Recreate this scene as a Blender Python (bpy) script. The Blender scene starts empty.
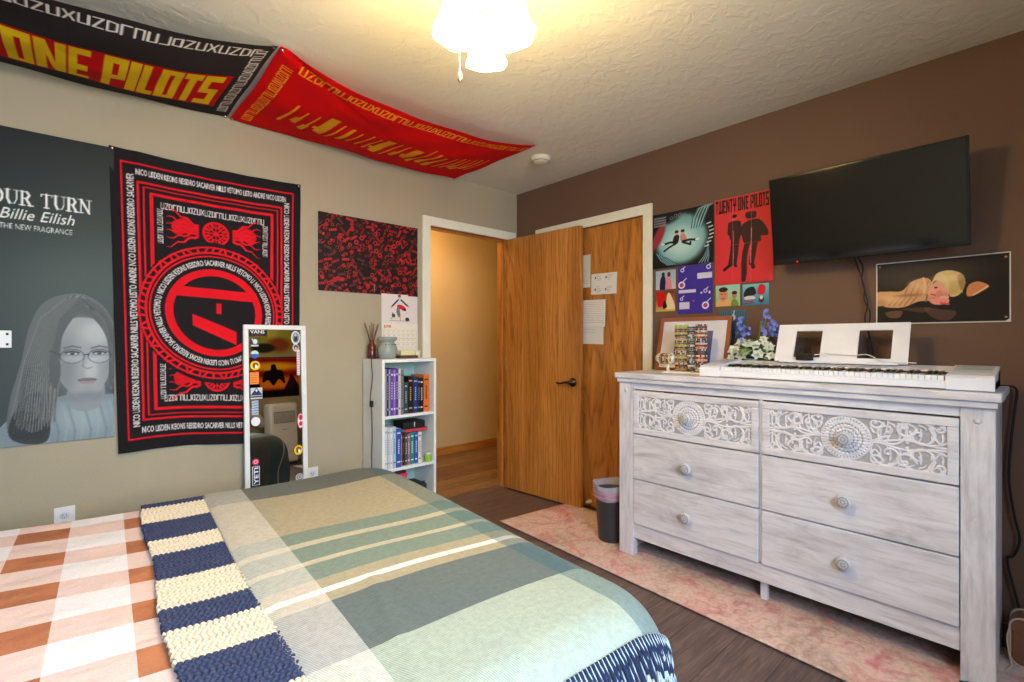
import bpy, math, random
import numpy as np
from mathutils import Vector, Matrix

R = math.radians
PI = math.pi
SC = bpy.context.scene
COL = SC.collection
rng = random.Random(7)
nrg = np.random.RandomState(11)

# ------------------------------------------------------------------ camera
# room axes: wall_far (olive) is the plane Y=0, wall_right (dark brown) the plane X=0, corner at the origin
cam = bpy.data.cameras.new('camera')
cam.sensor_width = 36.0
cam.lens = 489.0 / 1024.0 * 36.0
cam.clip_start = 0.02
cam_o = bpy.data.objects.new('camera', cam)
COL.objects.link(cam_o)
cam_o.location = (-2.80, -3.02, 1.21)
cam_o.rotation_euler = (R(90), 0, -math.atan2(.6726, .74))
SC.camera = cam_o

# ------------------------------------------------------------------ world, daylight, exposure
SC.view_settings.view_transform = 'Standard'
SC.view_settings.look = 'None'
SC.view_settings.gamma = 1.0
SC.view_settings.use_curve_mapping = False
SC.view_settings.exposure = 0.12
w = bpy.data.worlds.new('sky'); SC.world = w
w.use_nodes = True
bg = w.node_tree.nodes['Background']
bg.inputs['Color'].default_value = (.62, .78, 1.0, 1)
bg.inputs['Strength'].default_value = 1.2
LAMP_E = 76.0        # emission of the ceiling lamp's glass shades
WIN_W = 88.0         # soft daylight at the back window
HALL_W = 74.0


def area(name, loc, rot, sx, sy, power, color):
    l = bpy.data.lights.new(name, 'AREA')
    l.shape = 'RECTANGLE'; l.size = sx; l.size_y = sy; l.energy = power; l.color = color
    o = bpy.data.objects.new(name, l); COL.objects.link(o)
    o.location = loc; o.rotation_euler = rot
    return o


# daylight entering by the window behind the camera
dl = area('daylight_back_window', (-2.55, -4.02, 1.60), (R(68), 0, 0), 1.75, 1.15, WIN_W, (.64, .79, 1.0))
dl.data.spread = R(140)


# ------------------------------------------------------------------ helpers
def s2l(c):
    return tuple(((x / 255.) / 12.92 if x / 255. <= .04045 else (((x / 255.) + .055) / 1.055) ** 2.4) for x in c[:3])


def tag(o, label=None, cat=None, group=None, kind=None):
    if label: o['label'] = label
    if cat: o['category'] = cat
    if group: o['group'] = group
    if kind: o['kind'] = kind
    return o


def thing(name, label, cat, loc=(0, 0, 0), rotz=0, group=None):
    o = bpy.data.objects.new(name, None); COL.objects.link(o)
    o.empty_display_size = .05
    o.location = loc; o.rotation_euler = (0, 0, rotz)
    return tag(o, label, cat, group)


def kids(o):
    return [c for c in bpy.data.objects if c.parent == o]


def copy_tree(o, parent=None):
    c = o.copy(); COL.objects.link(c); c.parent = parent
    for k in kids(o):
        copy_tree(k, c)
    return c


MATS = {}


def mat(name, rgb=(200, 200, 200), rough=.6, metal=0., spec=.5, emit=None, est=0., trans=0., ior=1.45, alpha=1., sheen=0., bump=None):
    if name in MATS: return MATS[name]
    m = bpy.data.materials.new(name); m.use_nodes = True
    nt = m.node_tree; b = nt.nodes['Principled BSDF']
    b.inputs['Base Color'].default_value = (*s2l(rgb), 1)
    b.inputs['Roughness'].default_value = rough
    b.inputs['Metallic'].default_value = metal
    b.inputs['Specular IOR Level'].default_value = spec
    b.inputs['IOR'].default_value = ior
    b.inputs['Transmission Weight'].default_value = trans
    b.inputs['Alpha'].default_value = alpha
    if sheen: b.inputs['Sheen Weight'].default_value = sheen
    if emit:
        b.inputs['Emission Color'].default_value = (*s2l(emit), 1)
        b.inputs['Emission Strength'].default_value = est
    # a faint noise so that no surface is perfectly flat in tone
    if not trans and not metal:
        tc = nt.nodes.new('ShaderNodeTexCoord'); n = nt.nodes.new('ShaderNodeTexNoise')
        n.inputs['Scale'].default_value = 14; n.inputs['Detail'].default_value = 4
        nt.links.new(tc.outputs['Object'], n.inputs['Vector'])
        mx = nt.nodes.new('ShaderNodeMix'); mx.data_type = 'RGBA'; mx.blend_type = 'MULTIPLY'
        mx.inputs[0].default_value = .12
        mx.inputs[6].default_value = (*s2l(rgb), 1)
        nt.links.new(n.outputs['Fac'], mx.inputs[7])
        nt.links.new(mx.outputs[2], b.inputs['Base Color'])
        if bump:
            bn = nt.nodes.new('ShaderNodeTexNoise'); bn.inputs['Scale'].default_value = bump[0]; bn.inputs['Detail'].default_value = 3
            nt.links.new(tc.outputs['Object'], bn.inputs['Vector'])
            bu = nt.nodes.new('ShaderNodeBump'); bu.inputs['Distance'].default_value = bump[1]
            bu.inputs['Strength'].default_value = 1
            nt.links.new(bn.outputs['Fac'], bu.inputs['Height']); nt.links.new(bu.outputs['Normal'], b.inputs['Normal'])
    MATS[name] = m
    return m


class NT:
    """small node-building helper"""
    def __init__(s, name, rough=.6, spec=.5):
        s.m = bpy.data.materials.new(name); s.m.use_nodes = True
        s.t = s.m.node_tree; s.b = s.t.nodes['Principled BSDF']
        s.b.inputs['Roughness'].default_value = rough
        s.b.inputs['Specular IOR Level'].default_value = spec
        MATS[name] = s.m

    def n(s, ty, **kw):
        nd = s.t.nodes.new('ShaderNode' + ty)
        for k, v in kw.items(): setattr(nd, k, v)
        return nd

    def l(s, a, b): s.t.links.new(a, b)

    def noise(s, vec, scale, detail=4, rough=.5, dist=0.):
        n = s.n('TexNoise'); n.inputs['Scale'].default_value = scale; n.inputs['Detail'].default_value = detail
        n.inputs['Roughness'].default_value = rough; n.inputs['Distortion'].default_value = dist
        if vec: s.l(vec, n.inputs['Vector'])
        return n.outputs['Fac']

    def mapping(s, vec, scale=(1, 1, 1), rot=(0, 0, 0), loc=(0, 0, 0)):
        n = s.n('Mapping'); n.inputs['Scale'].default_value = scale; n.inputs['Rotation'].default_value = rot
        n.inputs['Location'].default_value = loc
        s.l(vec, n.inputs['Vector']); return n.outputs[0]

    def ramp(s, fac, stops, interp='LINEAR'):
        n = s.n('ValToRGB'); cr = n.color_ramp; cr.interpolation = interp
        while len(cr.elements) < len(stops): cr.elements.new(.5)
        for e, (p, c) in zip(cr.elements, stops):
            e.position = p; e.color = (*s2l(c), 1)
        s.l(fac, n.inputs[0]); return n.outputs[0]

    def mix(s, fac, a, b, mode='MIX'):
        n = s.n('Mix', data_type='RGBA', blend_type=mode)
        for v, i in ((fac, 0), (a, 6), (b, 7)):
            if hasattr(v, 'links') or hasattr(v, 'is_linked'): s.l(v, n.inputs[i])
            elif i == 0: n.inputs[0].default_value = v
            else: n.inputs[i].default_value = (*s2l(v), 1)
        return n.outputs[2]

    def math(s, op, a, b=None):
        n = s.n('Math', operation=op)
        for i, v in enumerate((a, b)):
            if v is None: continue
            if hasattr(v, 'is_linked'): s.l(v, n.inputs[i])
            else: n.inputs[i].default_value = v
        return n.outputs[0]

    def bump(s, h, dist, strength=1):
        n = s.n('Bump'); n.inputs['Distance'].default_value = dist; n.inputs['Strength'].default_value = strength
        s.l(h, n.inputs['Height']); s.l(n.outputs[0], s.b.inputs['Normal'])

    def color(s, c): s.l(c, s.b.inputs['Base Color'])

    def obj(s): return s.n('TexCoord').outputs['Object']


# ---- surface materials
def mk_wall(name, rgb, rough=.8, bscale=120, bd=.0009):
    t = NT(name, rough, .3); v = t.obj()
    t.color(t.mix(t.noise(v, 2.2, 3), [x * .95 for x in rgb], [min(255, x * 1.04) for x in rgb]))
    t.bump(t.noise(v, bscale, 3), bd)
    return t.m


M_WALLA = mk_wall('olive_beige_wall_paint', (169, 159, 134))
M_WALLB = mk_wall('dark_brown_wall_paint', (106, 82, 68), .6)
M_HALL = mk_wall('tan_hall_paint', (206, 180, 130))
M_TRIM = mat('cream_trim_paint', (240, 238, 218), .45)


def mk_ceiling():
    t = NT('knockdown_ceiling', .85, .2); v = t.obj()
    t.color(t.mix(t.noise(v, 1.5, 3), (218, 216, 203), (228, 226, 214)))
    a = t.noise(v, 17, 5, .55, .5)
    r = t.ramp(a, [(.46, (0, 0, 0)), (.60, (255, 255, 255))])
    t.bump(r, .0022, .5)
    return t.m


M_CEIL = mk_ceiling()


def mk_oak(name, base=((128, 72, 22), (178, 106, 40), (196, 126, 56)), vertical=True):
    t = NT(name, .32, .5); v = t.obj()
    vv = t.mapping(v, (5, 5, .5) if vertical else (.5, 5, 5))
    a = t.noise(vv, 1.6, 6, .6, 1.1)
    c = t.ramp(a, [(.28, (164, 104, 42)), (.5, (190, 126, 54)), (.72, (208, 144, 70))])
    wv = t.n('TexWave', wave_type='RINGS', rings_direction='Y'); wv.inputs['Scale'].default_value = 2.6
    wv.inputs['Distortion'].default_value = 12; wv.inputs['Detail'].default_value = 4; wv.inputs['Detail Scale'].default_value = 1.3
    t.l(t.mapping(v, (4, 4, .30) if vertical else (.30, 4, 4)), wv.inputs['Vector'])
    g = t.ramp(wv.outputs['Fac'], [(0, (150, 100, 56)), (.12, (226, 204, 176)), (.3, (255, 255, 255))])
    c = t.mix(.42, c, g, 'MULTIPLY')
    f = t.noise(t.mapping(v, (120, 120, 5) if vertical else (5, 120, 120)), 1.5, 3)
    g2 = t.ramp(f, [(.32, (150, 118, 90)), (.46, (255, 255, 255))])
    c = t.mix(.45, c, g2, 'MULTIPLY')
    t.color(c); t.bump(f, .0004)
    return t.m


M_OAK = mk_oak('varnished_oak')
M_OAKH = mk_oak('oak_baseboard', vertical=False)


def mk_planks(name, cols, pw=.18, pl=1.2, rough=.42):
    t = NT(name, rough, .4); v = t.obj()
    br = t.n('TexBrick'); t.l(v, br.inputs['Vector'])
    br.offset = .37; br.inputs['Scale'].default_value = 1
    br.inputs['Brick Width'].default_value = pl; br.inputs['Row Height'].default_value = pw
    br.inputs['Mortar Size'].default_value = .0018; br.inputs['Bias'].default_value = 0
    br.inputs['Color1'].default_value = (*s2l(cols[0]), 1); br.inputs['Color2'].default_value = (*s2l(cols[1]), 1)
    br.inputs['Mortar'].default_value = (*s2l([x * .4 for x in cols[0]]), 1)
    g = t.noise(t.mapping(v, (1.6, 14, 1)), 3.2, 6, .6, .9)
    gr = t.ramp(g, [(.3, (130, 130, 130)), (.7, (255, 255, 255))])
    c = t.mix(.75, br.outputs['Color'], gr, 'MULTIPLY')
    f = t.noise(t.mapping(v, (6, 130, 1)), 1.2, 3)
    c = t.mix(.35, c, t.ramp(f, [(.35, (120, 120, 120)), (.6, (255, 255, 255))]), 'MULTIPLY')
    t.color(c); t.bump(g, .0006)
    return t.m


M_FLOOR = mk_planks('grey_brown_planks', ((128, 108, 104), (108, 90, 87)))
M_HFLOOR = mk_planks('golden_hall_planks', ((182, 140, 92), (138, 98, 60)), .13, .9)


def mk_whitewash(name='whitewashed_wood', vert=False):
    t = NT(name, .55, .35); v = t.obj()
    sc = (9, 9, 2.0) if vert else (9, 2.0, 9)
    a = t.noise(t.mapping(v, sc), 1.6, 8, .66, .8)
    c = t.ramp(a, [(.28, (180, 178, 188)), (.40, (206, 205, 213)), (.54, (222, 222, 230)), (.8, (233, 233, 240))])
    sc2 = (60, 60, 5) if vert else (60, 5, 60)
    f = t.noise(t.mapping(v, sc2), 1.2, 4)
    c = t.mix(.22, c, t.ramp(f, [(.34, (160, 156, 154)), (.5, (255, 255, 255))]), 'MULTIPLY')
    t.color(c); t.bump(f, .0003)
    return t.m


M_WW = mk_whitewash(); M_WWV = mk_whitewash('whitewashed_wood_upright', True)


def mk_print(name, rough, sheen=0, weave=0):
    t = NT(name, rough, .12 if weave else .22)
    a = t.n('Attribute'); a.attribute_name = 'Col'
    t.color(a.outputs['Color'])
    if sheen: t.b.inputs['Sheen Weight'].default_value = sheen
    if weave:
        t.bump(t.noise(t.obj(), weave, 2), .0004)
    return t.m


M_CLOTHP = mk_print('printed_cloth', .9, 0, 260)
M_PAPERP = mk_print('printed_paper', .5)
M_CARVED = None


# ---- mesh builder
class MB:
    def __init__(s):
        s.v = []; s.f = []; s.m = []; s.M = None; s.mi = 0

    def add(s, vs, fs):
        n = len(s.v)
        if s.M is not None: vs = [tuple(s.M @ Vector(p)) for p in vs]
        s.v += [tuple(p) for p in vs]
        s.f += [tuple(i + n for i in f) for f in fs]
        s.m += [s.mi] * len(fs)
        return s

    def box(s, x0, x1, y0, y1, z0, z1):
        x0, x1 = min(x0, x1), max(x0, x1); y0, y1 = min(y0, y1), max(y0, y1); z0, z1 = min(z0, z1), max(z0, z1)
        v = [(x0, y0, z0), (x1, y0, z0), (x1, y1, z0), (x0, y1, z0), (x0, y0, z1), (x1, y0, z1), (x1, y1, z1), (x0, y1, z1)]
        return s.add(v, [(0, 3, 2, 1), (4, 5, 6, 7), (0, 1, 5, 4), (1, 2, 6, 5), (2, 3, 7, 6), (3, 0, 4, 7)])

    def prism(s, prof, a0, a1, axis='y'):
        """profile polygon extruded along an axis; profile in the other two coordinates in order"""
        n = len(prof)
        def P(p, a):
            return {'x': (a, p[0], p[1]), 'y': (p[0], a, p[1]), 'z': (p[0], p[1], a)}[axis]
        v = [P(p, a0) for p in prof] + [P(p, a1) for p in prof]
        f = [tuple(range(n)), tuple(range(2 * n - 1, n - 1, -1))]
        f += [(i, i + n, (i + 1) % n + n, (i + 1) % n) for i in range(n)]
        return s.add(v, f)

    def lathe(s, prof, seg=24, c=(0, 0, 0), axis='z', squash=None):
        """prof: list of (r, h)"""
        v = []; f = []
        for (r, h) in prof:
            for k in range(seg):
                a = 2 * PI * k / seg
                p = (r * math.cos(a), r * math.sin(a), h)
                if squash: p = (p[0] * squash[0], p[1] * squash[1], p[2])
                if axis == 'x': p = (p[2], p[0], p[1])
                elif axis == 'y': p = (p[0], p[2], p[1])
                v.append((p[0] + c[0], p[1] + c[1], p[2] + c[2]))
        n = len(prof)
        for i in range(n - 1):
            for k in range(seg):
                k2 = (k + 1) % seg
                f.append((i * seg + k, i * seg + k2, (i + 1) * seg + k2, (i + 1) * seg + k))
        if prof[0][0] > 1e-5: f.append(tuple(range(seg))[::-1])
        if prof[-1][0] > 1e-5: f.append(tuple((n - 1) * seg + k for k in range(seg)))
        return s.add(v, f)

    def cyl(s, r, h0, h1, c=(0, 0, 0), axis='z', seg=24, r2=None):
        return s.lathe([(r, h0), (r if r2 is None else r2, h1)], seg, c, axis)

    def sphere(s, r, c=(0, 0, 0), seg=12, sc=(1, 1, 1)):
        n = max(4, seg // 2); v = []; f = []
        for i in range(n + 1):
            t = PI * i / n
            for k in range(seg):
                a = 2 * PI * k / seg
                v.append((c[0] + r * sc[0] * math.sin(t) * math.cos(a), c[1] + r * sc[1] * math.sin(t) * math.sin(a), c[2] - r * sc[2] * math.cos(t)))
        for i in range(n):
            for k in range(seg):
                k2 = (k + 1) % seg
                f.append((i * seg + k, i * seg + k2, (i + 1) * seg + k2, (i + 1) * seg + k))
        return s.add(v, f)

    def tube(s, pts, r, seg=8, caps=True, closed=False):
        P = [Vector(p) for p in pts]; n = len(P)
        rs = r if isinstance(r, (list, tuple)) else [r] * n
        v = []; f = []
        up = Vector((0, 0, 1)); prevN = None
        for i, p in enumerate(P):
            if closed: t = P[(i + 1) % n] - P[i - 1]
            else: t = P[min(i + 1, n - 1)] - P[max(i - 1, 0)]
            if t.length < 1e-9: t = Vector((0, 0, 1))
            t.normalize()
            if prevN is None:
                a = up if abs(t.z) < .9 else Vector((1, 0, 0))
                N = (a - t * a.dot(t)).normalized()
            else:
                N = prevN - t * prevN.dot(t)
                N = N.normalized() if N.length > 1e-6 else t.orthogonal().normalized()
            prevN = N; Bn = t.cross(N)
            for k in range(seg):
                an = 2 * PI * k / seg
                v.append(tuple(p + (N * math.cos(an) + Bn * math.sin(an)) * rs[i]))
        m = n if closed else n - 1
        for i in range(m):
            j = (i + 1) % n
            for k in range(seg):
                k2 = (k + 1) % seg
                f.append((i * seg + k, i * seg + k2, j * seg + k2, j * seg + k))
        if caps and not closed:
            f.append(tuple(range(seg))[::-1]); f.append(tuple((n - 1) * seg + k for k in range(seg)))
        return s.add(v, f)

    def cable(s, pts, r, seg=8, n=6):
        P = [np.array(p, float) for p in pts]; P = [P[0]] + P + [P[-1]]; out = []
        for i in range(1, len(P) - 2):
            p0, p1, p2, p3 = P[i - 1:i + 3]
            for q in range(n):
                t = q / n; out.append(tuple(.5 * ((2 * p1) + (-p0 + p2) * t + (2 * p0 - 5 * p1 + 4 * p2 - p3) * t * t + (-p0 + 3 * p1 - 3 * p2 + p3) * t ** 3)))
        out.append(tuple(P[-2]))
        return s.tube(out, r, seg)

    def torus(s, R_, r, c=(0, 0, 0), axis='z', seg=24, rs=6):
        pts = []
        for k in range(seg):
            a = 2 * PI * k / seg; x, y = R_ * math.cos(a), R_ * math.sin(a)
            p = {'z': (x, y, 0), 'x': (0, x, y), 'y': (x, 0, y)}[axis]
            pts.append((p[0] + c[0], p[1] + c[1], p[2] + c[2]))
        return s.tube(pts, r, rs, closed=True)

    def build(s, name, mats, parent=None, origin=None, smooth=False, bevel=0, bseg=2, subsurf=0, autosmooth=None, loc=None, rot=None):
        me = bpy.data.meshes.new(name)
        vs = s.v
        if origin is not None: vs = [(p[0] - origin[0], p[1] - origin[1], p[2] - origin[2]) for p in vs]
        me.from_pydata(vs, [], s.f); me.update()
        if not isinstance(mats, (list, tuple)): mats = [mats]
        for m in mats: me.materials.append(m)
        me.polygons.foreach_set('material_index', s.m)
        if smooth: me.polygons.foreach_set('use_smooth', [True] * len(me.polygons))
        o = bpy.data.objects.new(name, me); COL.objects.link(o)
        if parent: o.parent = parent
        if origin is not None and parent is None: o.location = origin
        if loc is not None: o.location = loc
        if rot is not None: o.rotation_euler = rot
        if bevel:
            b = o.modifiers.new('bevel', 'BEVEL'); b.width = bevel; b.segments = bseg; b.limit_method = 'ANGLE'; b.angle_limit = R(35)
        if subsurf:
            u = o.modifiers.new('sub', 'SUBSURF'); u.levels = subsurf; u.render_levels = subsurf
        return o


def struct(mb, name, m, **kw):
    return tag(mb.build(name, m, **kw), kind='structure')


# ---- painter: rasterises prints into per-vertex colours of a fine cloth / paper mesh
GLY = {}


def text_tris(txt):
    if txt in GLY: return GLY[txt]
    cu = bpy.data.curves.new('t', 'FONT'); cu.body = txt; cu.size = 1.0; cu.resolution_u = 2
    o = bpy.data.objects.new('t', cu); COL.objects.link(o)
    dg = bpy.context.evaluated_depsgraph_get()
    me = o.evaluated_get(dg).to_mesh()
    me.calc_loop_triangles()
    co = np.array([v.co[:2] for v in me.vertices]) if len(me.vertices) else np.zeros((0, 2))
    tr = np.array([t.vertices[:] for t in me.loop_triangles]) if len(me.loop_triangles) else np.zeros((0, 3), int)
    o.evaluated_get(dg).to_mesh_clear()
    bpy.data.objects.remove(o); bpy.data.curves.remove(cu)
    wd = co[:, 0].max() if len(co) else 0
    GLY[txt] = (co, tr, wd)
    return GLY[txt]


class Canvas:
    def __init__(s, W, H, res, bg=(255, 255, 255), ss=2):
        s.W, s.H, s.ss = W, H, ss
        s.nx, s.ny = int(W * res) + 1, int(H * res) + 1
        s.NX, s.NY = s.nx * ss, s.ny * ss
        s.dx, s.dy = W / s.NX, H / s.NY
        s.x = (np.arange(s.NX) + .5) * s.dx; s.y = (np.arange(s.NY) + .5) * s.dy
        s.c = np.empty((s.NY, s.NX, 3), np.float32); s.c[:] = bg

    def bb(s, x0, x1, y0, y1):
        i0 = max(0, int(x0 / s.dx) - 1); i1 = min(s.NX, int(x1 / s.dx) + 2)
        j0 = max(0, int(y0 / s.dy) - 1); j1 = min(s.NY, int(y1 / s.dy) + 2)
        if i1 <= i0 or j1 <= j0: return None
        X, Y = np.meshgrid(s.x[i0:i1], s.y[j0:j1])
        return slice(j0, j1), slice(i0, i1), X, Y

    def put(s, js, is_, a, col):
        a = np.asarray(a, np.float32)[..., None]
        s.c[js, is_] = s.c[js, is_] * (1 - a) + np.array(col, np.float32) * a

    def rect(s, x0, y0, x1, y1, col, al=1.):
        b = s.bb(x0, x1, y0, y1)
        if b: s.put(b[0], b[1], ((b[2] >= x0) & (b[2] <= x1) & (b[3] >= y0) & (b[3] <= y1)) * al, col)

    def poly(s, pts, col, al=1.):
        P = np.array(pts, float)
        b = s.bb(P[:, 0].min(), P[:, 0].max(), P[:, 1].min(), P[:, 1].max())
        if not b: return
        js, is_, X, Y = b; ins = np.zeros(X.shape, bool); n = len(P)
        for i in range(n):
            x1, y1 = P[i]; x2, y2 = P[(i + 1) % n]
            if y1 == y2: continue
            c = ((y1 > Y) != (y2 > Y)) & (X < (x2 - x1) * (Y - y1) / (y2 - y1) + x1)
            ins ^= c
        s.put(js, is_, ins * al, col)

    def blob(s, pts, col, al=1., soft=.01, n=8):
        """smooth closed shape through points"""
        P = np.array(pts, float); k = len(P); out = []
        for i in range(k):
            p0, p1, p2, p3 = P[i - 1], P[i], P[(i + 1) % k], P[(i + 2) % k]
            for q in range(n):
                t = q / n
                out.append(.5 * ((2 * p1) + (-p0 + p2) * t + (2 * p0 - 5 * p1 + 4 * p2 - p3) * t * t + (-p0 + 3 * p1 - 3 * p2 + p3) * t ** 3))
        s.poly(out, col, al)

    def ell(s, cx, cy, rx, ry, col, rot=0, soft=0., al=1., r0=0.):
        m = max(rx, ry) * (1 + soft) + .001
        b = s.bb(cx - m, cx + m, cy - m, cy + m)
        if not b: return
        js, is_, X, Y = b; X = X - cx; Y = Y - cy
        c, sn = math.cos(rot), math.sin(rot)
        d = np.sqrt(((X * c + Y * sn) / rx) ** 2 + ((-X * sn + Y * c) / ry) ** 2)
        if soft > 0: a = np.clip((1 + soft - d) / (2 * soft), 0, 1); a = a * a * (3 - 2 * a)
        else: a = ((d <= 1) & (d >= r0)).astype(float)
        s.put(js, is_, a * al, col)

    def ring(s, cx, cy, r0, r1, col): s.ell(cx, cy, r1, r1, col, r0=r0 / r1)

    def line(s, pts, wd, col, al=1.):
        for (a, b_) in zip(pts[:-1], pts[1:]):
            x0, y0 = a[0], a[1]; x1, y1 = b_[0], b_[1]
            b = s.bb(min(x0, x1) - wd, max(x0, x1) + wd, min(y0, y1) - wd, max(y0, y1) + wd)
            if not b: continue
            js, is_, X, Y = b; L = (x1 - x0) ** 2 + (y1 - y0) ** 2 + 1e-12
            t = np.clip(((X - x0) * (x1 - x0) + (Y - y0) * (y1 - y0)) / L, 0, 1)
            d = np.hypot(X - x0 - t * (x1 - x0), Y - y0 - t * (y1 - y0))
            s.put(js, is_, (d <= wd / 2) * al, col)

    def text(s, txt, x, y, size, col, sx=1., align='L', rot=0., shear=0., xf=None, bold=0., width=None):
        co, tr, wd = text_tris(txt)
        if not len(tr): return
        if width: sx = width / (wd * size)
        P = co * size; P = np.stack([P[:, 0] * sx + P[:, 1] * shear, P[:, 1]], 1)
        W_ = wd * size * sx
        if align == 'C': P[:, 0] -= W_ / 2
        if align == 'R': P[:, 0] -= W_
        if xf is None:
            c, sn = math.cos(rot), math.sin(rot)
            P = np.stack([x + P[:, 0] * c - P[:, 1] * sn, y + P[:, 0] * sn + P[:, 1] * c], 1)
        else: P = xf(P)
        offs = [(0, 0)] if not bold else [(0, 0), (bold, 0), (-bold, 0), (0, bold), (0, -bold)]
        for ox, oy in offs:
            Q = P + np.array([ox, oy])
            for t in tr:
                A, B_, C = Q[t[0]], Q[t[1]], Q[t[2]]
                x0, x1 = min(A[0], B_[0], C[0]), max(A[0], B_[0], C[0]); y0, y1 = min(A[1], B_[1], C[1]), max(A[1], B_[1], C[1])
                i0 = max(0, int(x0 / s.dx)); i1 = min(s.NX, int(x1 / s.dx) + 1); j0 = max(0, int(y0 / s.dy)); j1 = min(s.NY, int(y1 / s.dy) + 1)
                if i1 <= i0 or j1 <= j0: continue
                X = s.x[i0:i1][None, :]; Y = s.y[j0:j1][:, None]
                e1 = (B_[0] - A[0]) * (Y - A[1]) - (B_[1] - A[1]) * (X - A[0])
                e2 = (C[0] - B_[0]) * (Y - B_[1]) - (C[1] - B_[1]) * (X - B_[0])
                e3 = (A[0] - C[0]) * (Y - C[1]) - (A[1] - C[1]) * (X - C[0])
                m = ((e1 >= 0) & (e2 >= 0) & (e3 >= 0)) | ((e1 <= 0) & (e2 <= 0) & (e3 <= 0))
                s.c[j0:j1, i0:i1][m] = col

    def vgrad(s, bot, top):
        t = (s.y / s.H)[:, None, None]
        s.c[:] = np.array(bot) * (1 - t) + np.array(top) * t

    def grain(s, amt):
        s.c += nrg.normal(0, amt, s.c.shape[:2])[..., None]

    def out(s):
        a = s.c.reshape(s.ny, s.ss, s.nx, s.ss, 3).mean((1, 3))
        return np.clip(a, 0, 255)


def lin(a):
    a = a / 255.
    return np.where(a <= .04045, a / 12.92, ((a + .055) / 1.055) ** 2.4)


def grid_mesh(name, X, Y, Z, col=None, material=None, parent=None, loc=None, rot=None, uv=None, smooth=True, solid=0):
    ny, nx = X.shape
    me = bpy.data.meshes.new(name)
    me.vertices.add(nx * ny)
    me.vertices.foreach_set('co', np.stack([X, Y, Z], -1).astype(np.float32).ravel())
    idx = np.arange(nx * ny).reshape(ny, nx)
    q = np.stack([idx[:-1, :-1], idx[:-1, 1:], idx[1:, 1:], idx[1:, :-1]], -1).reshape(-1, 4)
    me.loops.add(q.size); me.loops.foreach_set('vertex_index', q.astype(np.int32).ravel())
    me.polygons.add(len(q)); me.polygons.foreach_set('loop_start', np.arange(0, q.size, 4, dtype=np.int32))
    try: me.polygons.foreach_set('loop_total', np.full(len(q), 4, np.int32))
    except Exception: pass
    me.update(calc_edges=True)
    if smooth: me.polygons.foreach_set('use_smooth', np.ones(len(q), bool))
    if col is not None:
        at = me.color_attributes.new('Col', 'FLOAT_COLOR', 'POINT')
        c = np.ones((nx * ny, 4), np.float32); c[:, :3] = lin(col).reshape(-1, 3)
        at.data.foreach_set('color', c.ravel())
    if uv is not None:
        u = me.uv_layers.new(name='UV'); U = np.stack(uv, -1).reshape(-1, 2)[q.ravel()]
        u.data.foreach_set('uv', U.astype(np.float32).ravel())
    if material: me.materials.append(material)
    o = bpy.data.objects.new(name, me); COL.objects.link(o)
    if parent: o.parent = parent
    if loc is not None: o.location = loc
    if rot is not None: o.rotation_euler = rot
    if solid:
        md = o.modifiers.new('thick', 'SOLIDIFY'); md.thickness = solid; md.offset = -1
    return o


def wallA(cv, x0, z0, name, material, fn=None, off=.004, parent=None):
    """canvas on wall_far: u to the right (+X), v up. origin at lower-left corner"""
    U, V = np.meshgrid(np.linspace(0, cv.W, cv.nx), np.linspace(0, cv.H, cv.ny))
    D = np.full(U.shape, off) + (fn(U, V) if fn else 0)
    return grid_mesh(name, U, -D, V, cv.out(), material, parent, loc=(x0, 0, z0), solid=.0015)


def wallB(cv, y0, z0, name, material, fn=None, off=.004, parent=None):
    """canvas on wall_right: u to the right as seen (towards -Y). y0 = left edge"""
    U, V = np.meshgrid(np.linspace(0, cv.W, cv.nx), np.linspace(0, cv.H, cv.ny))
    D = np.full(U.shape, off) + (fn(U, V) if fn else 0)
    return grid_mesh(name, -D, -U, V, cv.out(), material, parent, loc=(0, y0, z0), solid=.0015)


def curl(W, H, a=.006):
    ph = nrg.rand(4) * 6
    return lambda U, V: a * (.5 + .5 * np.sin(U / W * 5 + ph[0]) * np.sin(V / H * 4 + ph[1])) * .6 + a * ((2 * U / W - 1) ** 4 * (2 * V / H - 1) ** 4)


def pins(parent, pts, axis, m):
    for p in pts:
        b = MB(); b.sphere(.005, (0, 0, 0), 10)
        b.build('pushpin', m, parent, smooth=True, loc=p)


# ================================================================== STRUCTURE
RX0, RY0, H = -3.95, -3.86, 2.44
b = MB(); b.box(RX0 - .1, .1, RY0 - .1, .11, -.08, 0); struct(b, 'floor', M_FLOOR)
b = MB(); b.box(-3.2, 2.4, .11, 1.42, -.08, 0); struct(b, 'floor_hall', M_HFLOOR)
b = MB(); b.box(RX0 - .1, .1, RY0 - .1, .11, H, H + .08); struct(b, 'ceiling', M_CEIL)
b = MB(); b.box(-3.2, 2.4, .11, 1.42, H, H + .08); struct(b, 'ceiling_hall', M_CEIL)
# far wall with doorway x -.86..-.10, z 0..2.045
DX0, DX1, DZ = -.862, -.118, 2.045
b = MB(); b.box(RX0 - .1, DX0 - .02, 0, .11, 0, H); b.box(DX1 + .02, .1, 0, .11, 0, H); b.box(DX0 - .02, DX1 + .02, 0, .11, DZ + .02, H)
struct(b, 'wall_far', M_WALLA)
# right wall with closet opening y -1.228..-.30
CY0, CY1, CZ = -1.228, -.302, 2.035
b = MB(); b.box(0, .1, RY0 - .1, CY0, 0, H); b.box(0, .1, CY1, 0, 0, H); b.box(0, .1, CY0, CY1, CZ, H); b.box(.06, .1, CY0, CY1, 0, CZ)
struct(b, 'wall_right', M_WALLB)
# left wall with window
b = MB()
b.box(RX0 - .1, RX0, RY0 - .1, 0, 0, H)
struct(b, 'wall_left', M_WALLA)
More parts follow.
